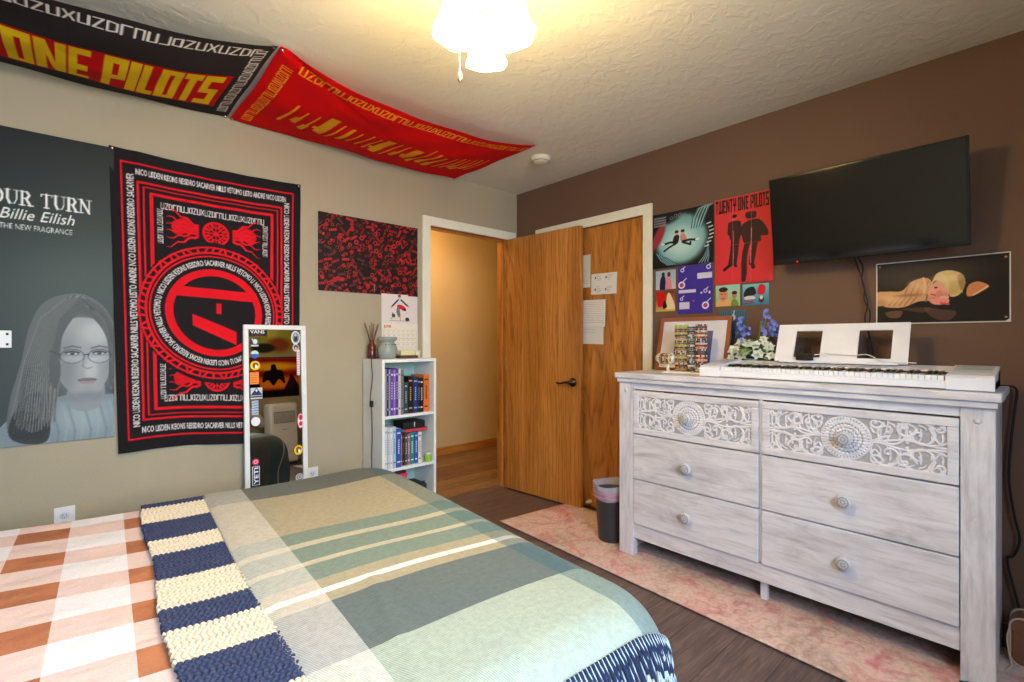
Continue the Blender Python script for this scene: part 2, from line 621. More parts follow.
# near wall (behind the camera) with window
NX0, NX1, NZ0, NZ1 = -3.45, -1.65, .88, 2.08
b = MB()
b.box(RX0, NX0, RY0 - .1, RY0, 0, H); b.box(NX1, 0, RY0 - .1, RY0, 0, H); b.box(NX0, NX1, RY0 - .1, RY0, 0, NZ0); b.box(NX0, NX1, RY0 - .1, RY0, NZ1, H)
struct(b, 'wall_near', M_WALLA)
# hallway shell
b = MB(); b.box(-3.2, 2.4, 1.32, 1.42, 0, H); struct(b, 'wall_hall', M_HALL)
b = MB(); b.box(-3.3, -3.2, .11, 1.42, 0, H); b.box(2.4, 2.5, .11, 1.42, 0, H); b.box(.1, 2.4, .01, .11, 0, H); struct(b, 'wall_hall_ends', M_HALL)
b = MB(); b.box(-3.2, 2.4, 1.305, 1.32, 0, .085); struct(b, 'baseboard_hall', M_OAKH, bevel=.003)
b = MB(); b.box(RX0, DX0 - .07, -.014, 0, 0, .08); struct(b, 'baseboard_far', M_TRIM, bevel=.003)
b = MB(); b.box(-.014, 0, RY0, CY0 - .07, 0, .08); struct(b, 'baseboard_right', M_WALLB, bevel=.003)
b = MB(); b.box(RX0, RX0 + .014, RY0, 0, 0, .08); struct(b, 'baseboard_left', M_TRIM, bevel=.003)
b = MB(); b.box(RX0, 0, RY0, RY0 + .014, 0, .08); struct(b, 'baseboard_near', M_TRIM, bevel=.003)

# door casings
TW = .066
b = MB(); b.box(DX0 - TW, DX0, -.018, 0, 0, DZ + TW); b.box(DX1, DX1 + .092, -.018, 0, 0, DZ + TW); b.box(DX0, DX1, -.018, 0, DZ, DZ + TW)
struct(b, 'trim_1', M_TRIM, bevel=.004)
b = MB(); b.box(DX0 - .02, DX0, 0, .115, 0, DZ); b.box(DX1, DX1 + .02, 0, .115, 0, DZ); b.box(DX0 - .02, DX1 + .02, 0, .115, DZ, DZ + .02)
b.box(DX0, DX0 + .01, .045, .075, 0, DZ); b.box(DX1 - .01, DX1, .045, .075, 0, DZ); b.box(DX0, DX1, .045, .075, DZ - .01, DZ)
struct(b, 'trim_2', M_OAK)
b = MB(); b.box(-.018, 0, CY0 - TW, CY0, 0, CZ + TW); b.box(-.018, 0, CY1, CY1 + TW, 0, CZ + TW); b.box(-.018, 0, CY0, CY1, CZ, CZ + TW)
struct(b, 'trim_3', M_TRIM, bevel=.004)
b = MB(); b.box(DX0, DX1, .1, .135, 0, .006); struct(b, 'trim_4', M_HFLOOR)

M_BRONZE = mat('dark_bronze', (70, 52, 40), .3, 1.)
M_BRASS = mat('brass', (190, 150, 80), .3, 1.)
# open oak door, hinged at the right jamb
door = MB(); door.box(0, .745, -.0175, .0175, 0, 2.03)
dang = math.atan2(-.74, .058)
door = struct(door, 'door_1', M_OAK, bevel=.002, loc=(-.1215, -.012, .01), rot=(0, 0, dang))
for sgn in (-1, 1):
    b = MB(); b.lathe([(.033, 0), (.033, .006), (.03, .010), (.012, .012), (.011, .045), (0.0, .047)], 24, axis='y')
    pts = [(0, .040, 0), (-.03, .046, .004), (-.06, .046, -.003), (-.085, .044, -.010), (-.115, .043, -.006)]
    b.tube(pts, [.011, .010, .008, .007, .008], 8)
    if sgn < 0: b.v = [(x, -y, z) for x, y, z in b.v]; b.f = [f[::-1] for f in b.f]
    b.v = [(x + .680, y + sgn * .0175, z + .90) for x, y, z in b.v]
    b.build('door_handle', M_BRONZE, door, smooth=True)
b = MB(); b.box(.7445, .747, -.012, .012, .865, .925); b.build('latch_plate', M_BRASS, door)
for z in (.2, 1.02, 1.83):
    b = MB(); b.cyl(.006, z - .045, z + .045, (-.004, -.017, 0), seg=10); b.build('hinge', M_BRASS, door, smooth=False)
# closet door
b = MB(); b.box(.008, .043, CY0 + .003, CY1 - .003, .008, CZ - .003)
cd = struct(b, 'door_2', M_OAK, bevel=.002)
for z in (.22, 1.085, 1.824):
    b = MB(); b.cyl(.006, z - .045, z + .045, (-.001, CY0 + .012, 0), seg=10); b.box(.002, .009, CY0 + .012, CY0 + .03, z - .044, z + .044); b.build('hinge', M_BRASS, cd)
b = MB(); b.lathe([(.022, 0), (.022, -.004), (.01, -.01), (.01, -.03), (.024, -.042), (.022, -.055), (0, -.06)], 20, (.007, CY1 - .07, .9), 'x'); b.build('door_knob', M_BRONZE, cd, smooth=True)

# windows (frames, sills, glass)
M_WHITE = mat('white_vinyl', (235, 235, 232), .4)
t = NT('window_glass'); gl = t.n('BsdfGlossy'); gl.inputs['Roughness'].default_value = .02; tr_ = t.n('BsdfTransparent'); mx = t.n('MixShader'); mx.inputs[0].default_value = .06
t.l(tr_.outputs[0], mx.inputs[1]); t.l(gl.outputs[0], mx.inputs[2]); t.l(mx.outputs[0], t.t.nodes['Material Output'].inputs[0])
M_WGLASS = t.m
b = MB(); f = .05
b.box(NX0, NX1, RY0 - .09, RY0 - .03, NZ0, NZ0 + f); b.box(NX0, NX1, RY0 - .09, RY0 - .03, NZ1 - f, NZ1); b.box(NX0, NX0 + f, RY0 - .09, RY0 - .03, NZ0, NZ1); b.box(NX1 - f, NX1, RY0 - .09, RY0 - .03, NZ0, NZ1)
b.box((NX0 + NX1) / 2 - .025, (NX0 + NX1) / 2 + .025, RY0 - .085, RY0 - .035, NZ0, NZ1)
wn = struct(b, 'window_1', M_WHITE, bevel=.004)
b = MB(); b.box(NX0, NX1, RY0 - .062, RY0 - .058, NZ0 + .04, NZ1 - .04); b.build('pane', M_WGLASS, wn)
b = MB(); b.box(NX0 - .04, NX1 + .04, RY0 - .03, RY0 + .05, NZ0 - .03, NZ0); b.build('window_sill', M_WHITE, wn, bevel=.004)

# hallway ceiling light (out of view, lights the passage)
hl = thing('hallway_light', 'round flush white ceiling light in the hallway beyond the doorway', 'ceiling light', (-.35, .70, H))
b = MB(); b.cyl(.15, -.02, 0); b.build('base_plate', M_WHITE, hl, smooth=False)
b = MB(); b.lathe([(.14, -.02), (.135, -.06), (.1, -.09), (.05, -.105), (0, -.11)], 24); b.build('glass_shade', mat('hall_lamp_glass', (255, 240, 215), .4, emit=(255, 206, 140), est=HALL_W), hl, smooth=True)

# ================================================================== CEILING LIGHT, SMOKE DETECTOR
L0 = (-1.887, -1.896)
M_NICKEL = mat('brushed_brass_fitting', (188, 158, 110), .3, 1.)
M_SHADE = mat('lit_frosted_glass', (255, 246, 225), .4, emit=(255, 216, 134), est=LAMP_E)
M_BULB = mat('lit_bulb', (255, 250, 240), .4, emit=(255, 220, 170), est=LAMP_E * 1.2)
cl = thing('ceiling_light', 'ceiling light with three lit frosted glass shades and two pull chains', 'ceiling light', (L0[0], L0[1], H))
b = MB(); b.lathe([(0.075, 0), (.075, -.012), (.06, -.035), (.02, -.045), (.018, -.05)], 28); b.build('ceiling_plate', M_NICKEL, cl, smooth=True)
b = MB(); b.cyl(.012, -.16, -.045, seg=16); b.lathe([(.02, -.155), (.05, -.165), (.058, -.19), (.055, -.225), (.03, -.25), (.012, -.262), (0, -.275)], 28); b.build('stem', M_NICKEL, cl, smooth=True)
az0 = math.atan2(-.67, .74)
for k in range(3):
    az = R(-72) + k * 2 * PI / 3
    d = Vector((math.cos(az), math.sin(az), 0))
    b = MB(); p0 = d * .045 + Vector((0, 0, -.2)); p1 = d * .054 + Vector((0, 0, -.180)); p2 = d * .064 + Vector((0, 0, -.192))
    b.tube([p0, p0.lerp(p1, .6), p1, p2], .008, 8); ar = b.build('arm', M_NICKEL, cl, smooth=True)
    # socket and shade built along -z then tilted outward
    tilt = Matrix.Rotation(R(-11), 4, Vector((-d.y, d.x, 0)).normalized())
    M = Matrix.Translation(p2) @ tilt
    b = MB(); b.M = M; b.lathe([(.012, .01), (.024, 0), (.026, -.03), (.024, -.04)], 20); b.build('socket', M_NICKEL, cl, smooth=True)
    b = MB(); b.M = M
    prof = [(.024, -.020), (.040, -.036), (.050, -.064), (.052, -.09), (.052, -.118), (.058, -.150), (.065, -.170)]
    seg = 24; v = []; fc = []
    for i, (r, h) in enumerate(prof + [(r - .003, h) for r, h in prof[::-1]]):
        for q in range(seg):
            a = 2 * PI * q / seg; rr = r * (1 + (.06 * math.cos(6 * a) if .15 < -h else 0))
            v.append((rr * math.cos(a), rr * math.sin(a), h))
    nn = 2 * len(prof)
    for i in range(nn - 1):
        for q in range(seg): fc.append((i * seg + q, i * seg + (q + 1) % seg, (i + 1) * seg + (q + 1) % seg, (i + 1) * seg + q))
    b.add(v, fc)
    sh = b.build('glass_shade', M_SHADE, cl, smooth=True)
    b = MB(); b.M = M; b.sphere(.026, (0, 0, -.09), 14); b.build('bulb', M_BULB, sh, smooth=True)
M_CHAIN = mat('chain_metal', (200, 190, 170), .35, 1.)
for (dx, dy, z0, z1, mm) in ((-.072, .026, -.22, -.452, M_CHAIN), (-.046, -.052, -.20, -.40, M_WHITE)):
    b = MB(); b.tube([(dx, dy, z0), (dx, dy, z1)], .0012, 6)
    z = z0
    while z > z1: b.sphere(.0022, (dx, dy, z), 6); z -= .007
    ch = b.build('pull_chain', M_CHAIN, cl)
    b = MB(); b.lathe([(0, z1 + .004), (.004, z1), (.0065, z1 - .012), (.007, z1 - .022), (.004, z1 - .028), (0, z1 - .03)], 14, (dx, dy, 0)); b.build('pull_knob', mm, ch, smooth=True)

sd = thing('smoke_detector', 'round white smoke detector on the ceiling beyond the red flag', 'smoke detector', (-.45, -.722, H))
b = MB(); b.lathe([(.068, 0), (.068, -.012), (.062, -.02), (.05, -.034), (.03, -.04), (0, -.041)], 32); b.build('cover', mat('aged_white_plastic', (226, 220, 196), .5), sd, smooth=True)
b = MB(); b.torus(.055, .003, (0, 0, -.028), seg=32); b.build('vent_ring', mat('grey_plastic', (150, 148, 138), .5), sd, smooth=True)

# ================================================================== FLAGS ON CEILING
RUNE = 'CUZDLUUJLIZU-'
GLYPH = {
 'O': [[(0, 0), (1, 0), (1, 1), (0, 1)], [(.42, .14), (.62, .14), (.62, .86), (.42, .86)]],
 'N': [[(0, 0), (.36, 0), (.36, .62), (.66, 0), (1, 0), (1, 1), (.66, 1), (.66, .42), (.36, 1), (0, 1)]],
 'E': [[(0, 0), (1, 0), (1, .17), (.42, .17), (.42, .42), (.9, .42), (.9, .58), (.42, .58), (.42, .83), (1, .83), (1, 1), (0, 1)]],
 'P': [[(0, 0), (.4, 0), (.4, .36), (1, .36), (1, 1), (0, 1)], [(.4, .52), (.64, .52), (.64, .84), (.4, .84)]],
 'I': [[(0, 0), (1, 0), (1, 1), (0, 1)]],
 'L': [[(0, 0), (1, 0), (1, .18), (.5, .18), (.5, 1), (0, 1)]],
 'T': [[(.3, 0), (.72, 0), (.72, .82), (1, .82), (1, 1), (0, 1), (0, .82), (.3, .82)]],
 'S': [[(0, 0), (1, 0), (1, .58), (.4, .58), (.4, .83), (1, .83), (1, 1), (0, 1), (0, .42), (.6, .42), (.6, .17), (0, .17)]],
 'W': [[(0, 0), (1, 0), (1, 1), (.8, 1), (.8, .2), (.6, .2), (.6, 1), (.4, 1), (.4, .2), (.2, .2), (.2, 1), (0, 1)]],
 'Y': [[(.3, 0), (.7, 0), (.7, .4), (1, .4), (1, 1), (.64, 1), (.64, .56), (.36, .56), (.36, 1), (0, 1), (0, .4), (.3, .4)]],
}
WID = {'O': 1, 'N': 1.15, 'E': .85, 'P': 1, 'I': .46, 'L': .72, 'T': .85, 'S': .95, 'W': 1.4, 'Y': 1, ' ': .35}


def block_text(cv, txt, x0, y0, x1, h, col, hole, shear=.1, gap=.12):
    tot = sum(WID[c] + gap for c in txt) - gap; k = (x1 - x0) / tot; x = x0
    for c in txt:
        if c != ' ':
            for i, pl in enumerate(GLYPH[c]):
                cv.poly([(x + p[0] * WID[c] * k + (p[1] - .0) * shear * h, y0 + p[1] * h) for p in pl], col if i == 0 else hole)
        x += (WID[c] + gap) * k


def rune_line(cv, x0, y0, L, size, col, rot=0., sx=.42):
    """row of angular glyphs, drawn with strokes"""
    c, sn = math.cos(rot), math.sin(rot); x = 0; i = 0
    G = [[(0, 1), (0, 0), (1, 0), (1, 1)], [(0, 1), (1, 1), (0, 0), (1, 0)], [(0, 0), (1, .1), (1, .9), (0, 1), (0, .0)], [(0, 0), (0, 1), (1, 1)],
         [(0, 0), (0, 1), (1, 1), (1, 0)], [(0, 1), (0, 0), (1, 0), (1, 1)], [(0, 0), (1, 0), (1, 1)], [(1, 0), (0, .1), (0, .9), (1, 1), (1, 0)],
         [(0, 1), (1, 1), (0, 0), (1, 0)], [(0, 1), (0, 0), (1, 0), (1, 1)], [(0, 1), (.42, .5), (0, 0), (.42, .5), (.58, .5), (1, 1), (.58, .5), (1, 0)]]
    while x < L:
        g = G[i % len(G)]; w_ = size * sx 
        P = [(x + a * w_, bb * size) for a, bb in g]
        cv.line([(x0 + p[0] * c - p[1] * sn, y0 + p[0] * sn + p[1] * c) for p in P], size * .13, col)
        x += w_ + size * .2; i += 1


def ceil_flag(cv, x0, name, label, group, sag_top, sag_bot, ph):
    U, V = np.meshgrid(np.linspace(0, cv.W, cv.nx), np.linspace(0, cv.H, cv.ny))
    u = U / cv.W; v = V / cv.H
    para = 4 * u * (1 - u)
    sag = (sag_bot * (1 - v) + sag_top * v) * para ** .9
    sag += .035 * np.sin(PI * v) ** 1.2 * (.25 + .75 * para)                # belly between the two pinned edges
    sag += .006 * np.sin(u * 9 + v * 5 + ph) * np.sin(v * 7 + ph) + .003 * np.sin(u * 23 - v * 17 + ph) * para
    # creases running out of the pinned corner
    dd = np.abs((u - .02) * 1.5 * .5 - (1 - v) * .87)
    sag += -.010 * np.exp(-(dd / .03) ** 2) * np.exp(-u * 3.5)
    pull = .035 * para * (v - .35)                                           # long edges bow inwards a little
    Z = H - .012 - np.clip(sag, 0, 1)
    t = thing(name, label, 'flag', (x0, 0, H), 0, group)
    o = grid_mesh('cloth', U + .012 * np.sin(PI * v) * (0.5 - u), -(.012 + V - pull), Z - H, cv.out(), M_CLOTHP, t, solid=.0012)
    for (a, bb) in ((.012, .025), (cv.W - .012, .025), (.012, cv.H - .005), (cv.W - .012, cv.H - .005)):
        q = MB(); q.sphere(.008, (a, -bb, -.016), 10); q.build('pushpin', mat('silver_pin', (200, 200, 200), .25, 1.), t, smooth=True)
    return t


YEL = (250, 214, 24); RED = (196, 22, 26); BLK = (46, 43, 44)
cv = Canvas(1.5, .87, 330, BLK)
cv.rect(.06, .135, 1.41, .565, (206, 10, 18))
block_text(cv, 'TWENTY', .0, .15, .62, .40, YEL, (206, 10, 18), .0)
block_text(cv, 'ONE PILOTS', .68, .15, 1.385, .40, YEL, (206, 10, 18), .0, .08)
rune_line(cv, .04, .765, 1.40, .062, (238, 236, 230))
rune_line(cv, 1.475, .08, .72, .040, (238, 236, 230), PI / 2)
cv.grain(2)
ceil_flag(cv, -3.658, 'ceiling_flag', 'black ceiling flag with yellow block lettering on a red band', 'flags sagging from the ceiling', .12, .035, 0.)
cv = Canvas(1.5, .87, 330, (220, 8, 14))
OR = (246, 176, 36)
rune_line(cv, .11, .765, 1.36, .054, OR)
rune_line(cv, .085, .06, .70, .042, OR, PI / 2)
r2 = random.Random(5); x = .17
while x < 1.40:
    wd = r2.choice([.012, .014, .020, .052, .016, .012, .03]); h0 = .20 + r2.random() * .08; h1 = .48 + r2.random() * .09
    if wd > .04:
        cv.poly([(x, h0 + .03), (x + wd, h0), (x + wd + .012, h1), (x + .012, h1)], OR); cv.rect(x - .016, h0 + .07, x + wd, h0 + .11, OR)
    else:
        cv.poly([(x, h0), (x + wd, h0), (x + wd * .6 + .02, h1), (x + .02, h1)], OR)
        if r2.random() < .5: cv.poly([(x - .012, h0 + .02), (x + .022, h0), (x + .024, h0 + .12), (x - .004, h0 + .10)], OR)
    x += wd + .026 + r2.random() * .020
cv.grain(2)
ceil_flag(cv, -2.148, 'ceiling_flag', 'red ceiling flag with slanted orange bars, pinned near the smoke detector', 'flags sagging from the ceiling', .09, .02, 1.3)

# ================================================================== WALL FLAG
cv = Canvas(.885, 1.475, 340, (33, 29, 31))
RD = (214, 24, 36); WH = (214, 208, 205); W_, H_ = cv.W, cv.H


def frame_lines(m, wd, col, m2=None):
    m2 = m2 or m
    cv.line([(m, m2), (W_ - m, m2), (W_ - m, H_ - m2), (m, H_ - m2), (m, m2)], wd, col)


frame_lines(.045, .008, RD, .062)
frame_lines(.108, .010, RD, .150); frame_lines(.130, .007, RD, .172)
frame_lines(.160, .014, RD, .200)
NM = 'NICO LISDEN KEONS REISDRO SACARVER NILLS VETOMO LISTO ANDRE '
# border text clockwise
cv.text(NM + 'NICO LISDEN', .10, H_ - .115, .042, WH, width=.70, bold=.0008)
cv.text(NM + 'NICO', .10, .088, .042, WH, width=.70, bold=.0008)
cv.text(NM + NM[:34], .092, .12, .040, WH, width=1.24, rot=PI / 2, bold=.0008)
cv.text(NM + NM[:34], W_ - .092, H_ - .12, .040, WH, width=1.24, rot=-PI / 2, bold=.0008)
for yy in (H_ - .262, .236): rune_line(cv, .20, yy, .47, .028, WH)
for xx in (.205, W_ - .185):
    rune_line(cv, xx, H_ - .44, .17, .022, WH, PI / 2); rune_line(cv, xx, .25, .17, .022, WH, PI / 2)
for cyy, sg in ((H_ - .35, 1), (.345, -1)):
    cv.ring(W_ / 2, cyy, .052, .064, RD); cv.ring(W_ / 2, cyy, .03, .036, RD)
    for k in range(8):
        a = k * PI / 4; cv.line([(W_ / 2, cyy), (W_ / 2 + .05 * math.cos(a), cyy + .05 * math.sin(a))], .007, RD)
        cv.ell(W_ / 2 + .044 * math.cos(a + .39), cyy + .044 * math.sin(a + .39), .008, .008, RD)
    for s_ in (-1, 1):
        r3 = random.Random(3)
        for j in range(6):
            px_, py_ = W_ / 2 + s_ * .085, cyy + (j - 2.5) * .012; pts = [(px_, py_)]
            for q in range(9):
                px_ += s_ * .015; py_ += (j - 2.5) * .0035 + .010 * math.sin(q * 1.7 + j); pts.append((px_, py_))
            for q in range(len(pts) - 1): cv.line(pts[q:q + 2], .013 * (1 - q / 11), RD)
        cv.blob([(W_ / 2 + s_ * a, cyy + bb) for a, bb in ((.10, .02), (.13, .055), (.165, .05), (.2, .02), (.185, -.03), (.14, -.02))], RD, .9)
CX_, CY_ = .44, .70
cv.ell(CX_, CY_, .345, .375, (33, 29, 31))
cv.ell(CX_, CY_, .345, .352, RD, r0=.975); cv.ell(CX_, CY_, .318, .325, RD, r0=.965)
GT = 'dreambringer of ashes and brand '


def arc_text(txt, r, size, col, start, span, bold=0., out=True):
    co, tr, wd = text_tris(txt)
    k = span * r / (wd * size)
    def xf(P):
        a = start - P[:, 0] / r if out else start + P[:, 0] / r
        rr = r + P[:, 1] if out else r - P[:, 1]
        return np.stack([CX_ + rr * np.cos(a), CY_ + rr * np.sin(a)], 1)
    cv.text(txt, 0, 0, size, col, sx=k, xf=xf, bold=bold)


rr3 = random.Random(9)
for k in range(62):       # blackletter-like strokes between the two red rings
    a = 2 * PI * k / 62; r0, r1 = .322, .345
    a2 = a + rr3.uniform(-.06, .06)
    cv.line([(CX_ + r0 * math.cos(a), CY_ + (r0 + .004) * math.sin(a)), (CX_ + r1 * math.cos(a2), CY_ + (r1 + .004) * math.sin(a2))], .010, RD)
cv.ell(CX_, CY_, .293, .298, (33, 29, 31))
cv.ell(CX_, CY_, .300, .304, RD, r0=.975)
for q in range(3): arc_text(NM[:50] + ' ', .252, .040, WH, PI - .3 - q * 2 * PI / 3 * 1.0, 2 * PI / 3 * .98, .0008)
cv.ring(CX_, CY_, .196, .232, RD)
cv.poly([(CX_ - .21, CY_ + .075), (CX_ + .21, CY_ + .075), (CX_ + .20, CY_ + .125), (CX_ - .19, CY_ + .125)], RD)
cv.rect(CX_ + .0, CY_ - .005, CX_ + .024, CY_ + .05, RD)
cv.poly([(CX_ - .11, CY_ - .015), (CX_ - .11, CY_ - .075), (CX_ + .10, CY_ - .165), (CX_ + .10, CY_ - .095)], RD)
cv.grain(2.)


def flagwr(U, V):
    u = U / .885; v = V / 1.475
    d = .004 + .004 * np.sin(u * 15 + 2 * np.sin(v * 6)) * (1.1 - v) + .003 * np.sin(u * 31 + v * 9)
    d += .010 * (1 - v) * (1 + np.sin(u * 8 + 1)) * .5 + .006 * np.exp(-((u - .12 - (1 - v) * .25) / .03) ** 2) * (v > .5)
    d += .0015 * np.sin(v * 44 + u * 5)
    return np.clip(d, 0, 1)


wf = wallA(cv, -2.655, .668, 'wall_flag', M_CLOTHP, flagwr, .004)
me = wf.data; co = np.empty(len(me.vertices) * 3, np.float32); me.vertices.foreach_get('co', co); co = co.reshape(-1, 3)
u = co[:, 0] / .885; v = co[:, 2] / 1.475
co[:, 0] += .035 * (1 - v) * (1 - u) - .012 * (1 - v) * u; co[:, 2] += -.012 * np.sin(PI * u) * (v > .5) * (v - .5) * 2 - .03 * u * (1 - v) + .012 * np.sin(u * 6) * (1 - v)
me.vertices.foreach_set('co', co.ravel()); me.update()
tag(wf, 'black and red wall flag with circular emblem and rings of white lettering', 'flag')
for (x, z) in ((.012, 1.462), (.873, 1.462)):
    q = MB(); q.sphere(.008, (x, -.012, z), 10); q.build('pushpin', mat('silver_pin'), wf, smooth=True)

# ================================================================== LARGE PORTRAIT POSTER (flat print)
PX0, PZ0, PW, PH = -3.60, .752, .965, 1.38
cv = Canvas(PW, PH, 330, (40, 44, 40))
cv.vgrad((60, 68, 68), (30, 33, 30))
def Q(x, z): return (x - PX0, z - PZ0)
def E(x, z, rx, rz, col, **k): cv.ell(x - PX0, z - PZ0, rx, rz, col, **k)
E(-2.72, 1.45, .30, .45, (74, 92, 84), soft=.8, al=.7)
E(-2.85, 1.95, .8, .3, (30, 34, 30), soft=.6, al=.5)
# shoulders and blouse
cv.blob([Q(*p) for p in ((-3.05, .752), (-3.0, .86), (-2.90, .93), (-2.80, .965), (-2.68, .96), (-2.62, .93), (-2.60, .70), (-3.05, .70))], (118, 134, 140))
E(-2.74, .86, .10, .08, (150, 166, 170), soft=.8, al=.8)
for k in range(6):
    x = -2.93 + k * .055
    cv.line([Q(x, .93), Q(x + .02, .84), Q(x + .01, .76)], .008, (150, 166, 170), .35)
    cv.line([Q(x + .02, .92), Q(x + .045, .80), Q(x + .04, .75)], .009, (92, 108, 116), .35)
# neck and face
cv.blob([Q(*p) for p in ((-2.79, 1.0), (-2.80, .92), (-2.74, .885), (-2.68, .92), (-2.68, 1.02))], (132, 142, 146))
# hair mass
cv.blob([Q(*p) for p in ((-2.80, 1.425), (-2.88, 1.38), (-2.925, 1.27), (-2.95, 1.12), (-2.985, .95), (-2.99, .82), (-2.93, .78), (-2.87, .80), (-2.84, .93), (-2.80, 1.1), (-2.66, 1.1), (-2.65, .98), (-2.62, 1.05), (-2.615, 1.2), (-2.66, 1.35), (-2.73, 1.42))], (92, 97, 96))
cv.blob([Q(*p) for p in ((-2.95, .95), (-2.99, .82), (-2.95, .765), (-2.87, .765), (-2.86, .86), (-2.89, .98))], (40, 42, 42), .85)
cv.blob([Q(*p) for p in ((-2.842, 1.22), (-2.845, 1.12), (-2.825, 1.03), (-2.775, .955), (-2.735, .935), (-2.70, .955), (-2.66, 1.04), (-2.645, 1.14), (-2.65, 1.24), (-2.70, 1.31), (-2.79, 1.31))], (146, 153, 154))
E(-2.81, 1.10, .035, .13, (110, 118, 122), soft=.8, al=.75); E(-2.735, .955, .07, .022, (112, 120, 124), soft=.8, al=.7); E(-2.66, 1.08, .02, .09, (122, 130, 134), soft=.8, al=.6)
E(-2.70, 1.25, .05, .05, (184, 190, 190), soft=.6, al=.6)
E(-2.72, 1.08, .022, .05, (182, 190, 192), soft=.5, al=.6)
for k in range(26):   # strands
    t_ = k / 25.; x0 = -2.765 + .02 * math.sin(k)
    cv.line([Q(x0, 1.42), Q(-2.86 + .05 * t_, 1.33), Q(-2.91 + .085 * t_, 1.15), Q(-2.97 + .13 * t_, .84 + .03 * math.sin(k * 3))], .004, (122, 127, 125) if k % 3 else (62, 66, 66), .6)
    if k < 12: cv.line([Q(x0, 1.42), Q(-2.70 + .03 * t_, 1.36), Q(-2.645 + .012 * t_, 1.22), Q(-2.645 + .02 * t_, 1.04)], .004, (118, 122, 120) if k % 2 else (66, 70, 70), .6)
cv.blob([Q(*p) for p in ((-2.765, 1.41), (-2.85, 1.34), (-2.87, 1.15), (-2.85, 1.0), (-2.825, 1.05), (-2.825, 1.2), (-2.79, 1.30), (-2.755, 1.335), (-2.70, 1.30), (-2.66, 1.2), (-2.655, 1.02), (-2.63, 1.0), (-2.625, 1.2), (-2.67, 1.35))], (80, 86, 85))
for k in range(40):
    t_ = k / 39.; cv.line([Q(-2.765 - .04 * t_, 1.405), Q(-2.83 - .06 * t_, 1.31), Q(-2.865 - .075 * t_, 1.12), Q(-2.86 - .12 * t_, .86 + .05 * math.sin(k * 2.))], .0035, ((118, 124, 122), (58, 63, 62), (98, 104, 103))[k % 3], .7)
    if k < 18: cv.line([Q(-2.76 + .02 * t_, 1.40), Q(-2.685 + .04 * t_, 1.32), Q(-2.645 + .02 * t_, 1.18), Q(-2.64 + .02 * t_, 1.01)], .0035, ((112, 118, 116), (56, 60, 60))[k % 2], .7)
for ex in (-2.785, -2.69):      # brows, eyes, glasses
    cv.line([Q(ex - .028, 1.178), Q(ex, 1.187), Q(ex + .028, 1.18)], .008, (92, 92, 92), .8)
    E(ex, 1.152, .024, .010, (96, 100, 104)); E(ex, 1.152, .018, .005, (176, 182, 182)); E(ex, 1.152, .008, .006, (44, 48, 50)); E(ex, 1.165, .028, .010, (112, 118, 120), soft=.6, al=.6); E(ex, 1.14, .03, .008, (132, 138, 140), soft=.6, al=.5)
    cv.line([Q(ex - .024, 1.158), Q(ex, 1.163), Q(ex + .024, 1.157)], .005, (38, 38, 38), .9)
    cv.ell(ex - PX0, 1.14 - PZ0, .042, .033, (54, 58, 60), r0=.93); E(ex, 1.128, .036, .016, (190, 200, 202), soft=.6, al=.35)
cv.line([Q(-2.745, 1.145), Q(-2.735, 1.15), Q(-2.728, 1.145)], .004, (40, 42, 44))
cv.line([Q(-2.827, 1.15), Q(-2.86, 1.165)], .004, (60, 62, 62))
cv.line([Q(-2.742, 1.14), Q(-2.75, 1.095), Q(-2.735, 1.082), Q(-2.717, 1.088)], .005, (118, 122, 126), .8)
E(-2.733, 1.03, .034, .010, (116, 106, 110)); E(-2.733, 1.021, .028, .010, (140, 130, 132)); cv.line([Q(-2.765, 1.030), Q(-2.733, 1.027), Q(-2.702, 1.031)], .003, (76, 70, 72))
E(-2.735, .995, .03, .006, (140, 146, 150), soft=.5, al=.6)
SER = {'Y': (1., [((0, 1), (.5, .48), 1), ((1, 1), (.5, .48), 0), ((.5, .48), (.5, 0), 1)], [(0, 1), (1, 1), (.5, 0)]),
       'U': (1., [((.12, 1), (.12, .35), 1), ((.12, .35), (.3, .03), 1), ((.3, .03), (.7, .03), 0), ((.7, .03), (.88, .35), 0), ((.88, .35), (.88, 1), 0)], [(.12, 1), (.88, 1)]),
       'R': (.95, [((.15, 0), (.15, 1), 1), ((.15, .97), (.6, .97), 0), ((.6, .97), (.8, .75), 1), ((.8, .75), (.6, .5), 1), ((.6, .5), (.15, .5), 0), ((.5, .5), (.9, 0), 1)], [(.15, 0), (.15, 1), (.92, 0)]),
       'T': (.95, [((.5, 0), (.5, 1), 1), ((0, .97), (1, .97), 0), ((.01, .97), (.01, .82), 0), ((.99, .97), (.99, .82), 0)], [(.5, 0)]),
       'N': (1.05, [((.12, 0), (.12, 1), 0), ((.12, 1), (.88, 0), 1), ((.88, 0), (.88, 1), 0)], [(.12, 0), (.88, 1), (.08, 1)])}


def serif_text(txt, x, y, h, col, xr):
    wds = [(.45 if c == ' ' else (1.05 if c == 'O' else SER[c][0])) for c in txt]; gp = .2; k = (xr - x) / (sum(wds) + gp * (len(txt) - 1))
    for c, w_ in zip(txt, wds):
        W = w_ * k
        if c == 'O':
            cv.ell(x + W / 2, y + h / 2, W / 2, h * .53, col); cv.ell(x + W / 2, y + h / 2, W / 2 - .0085, h * .53 - .004, (40, 46, 43))
        elif c != ' ':
            for (a, bb, th) in SER[c][1]: cv.line([(x + a[0] * W, y + a[1] * h), (x + bb[0] * W, y + bb[1] * h)], .0085 if th else .0038, col)
            for (a, bb) in SER[c][2]: cv.line([(x + a * W - .009, y + bb * h), (x + a * W + .009, y + bb * h)], .0035, col)
        x += W + gp * k


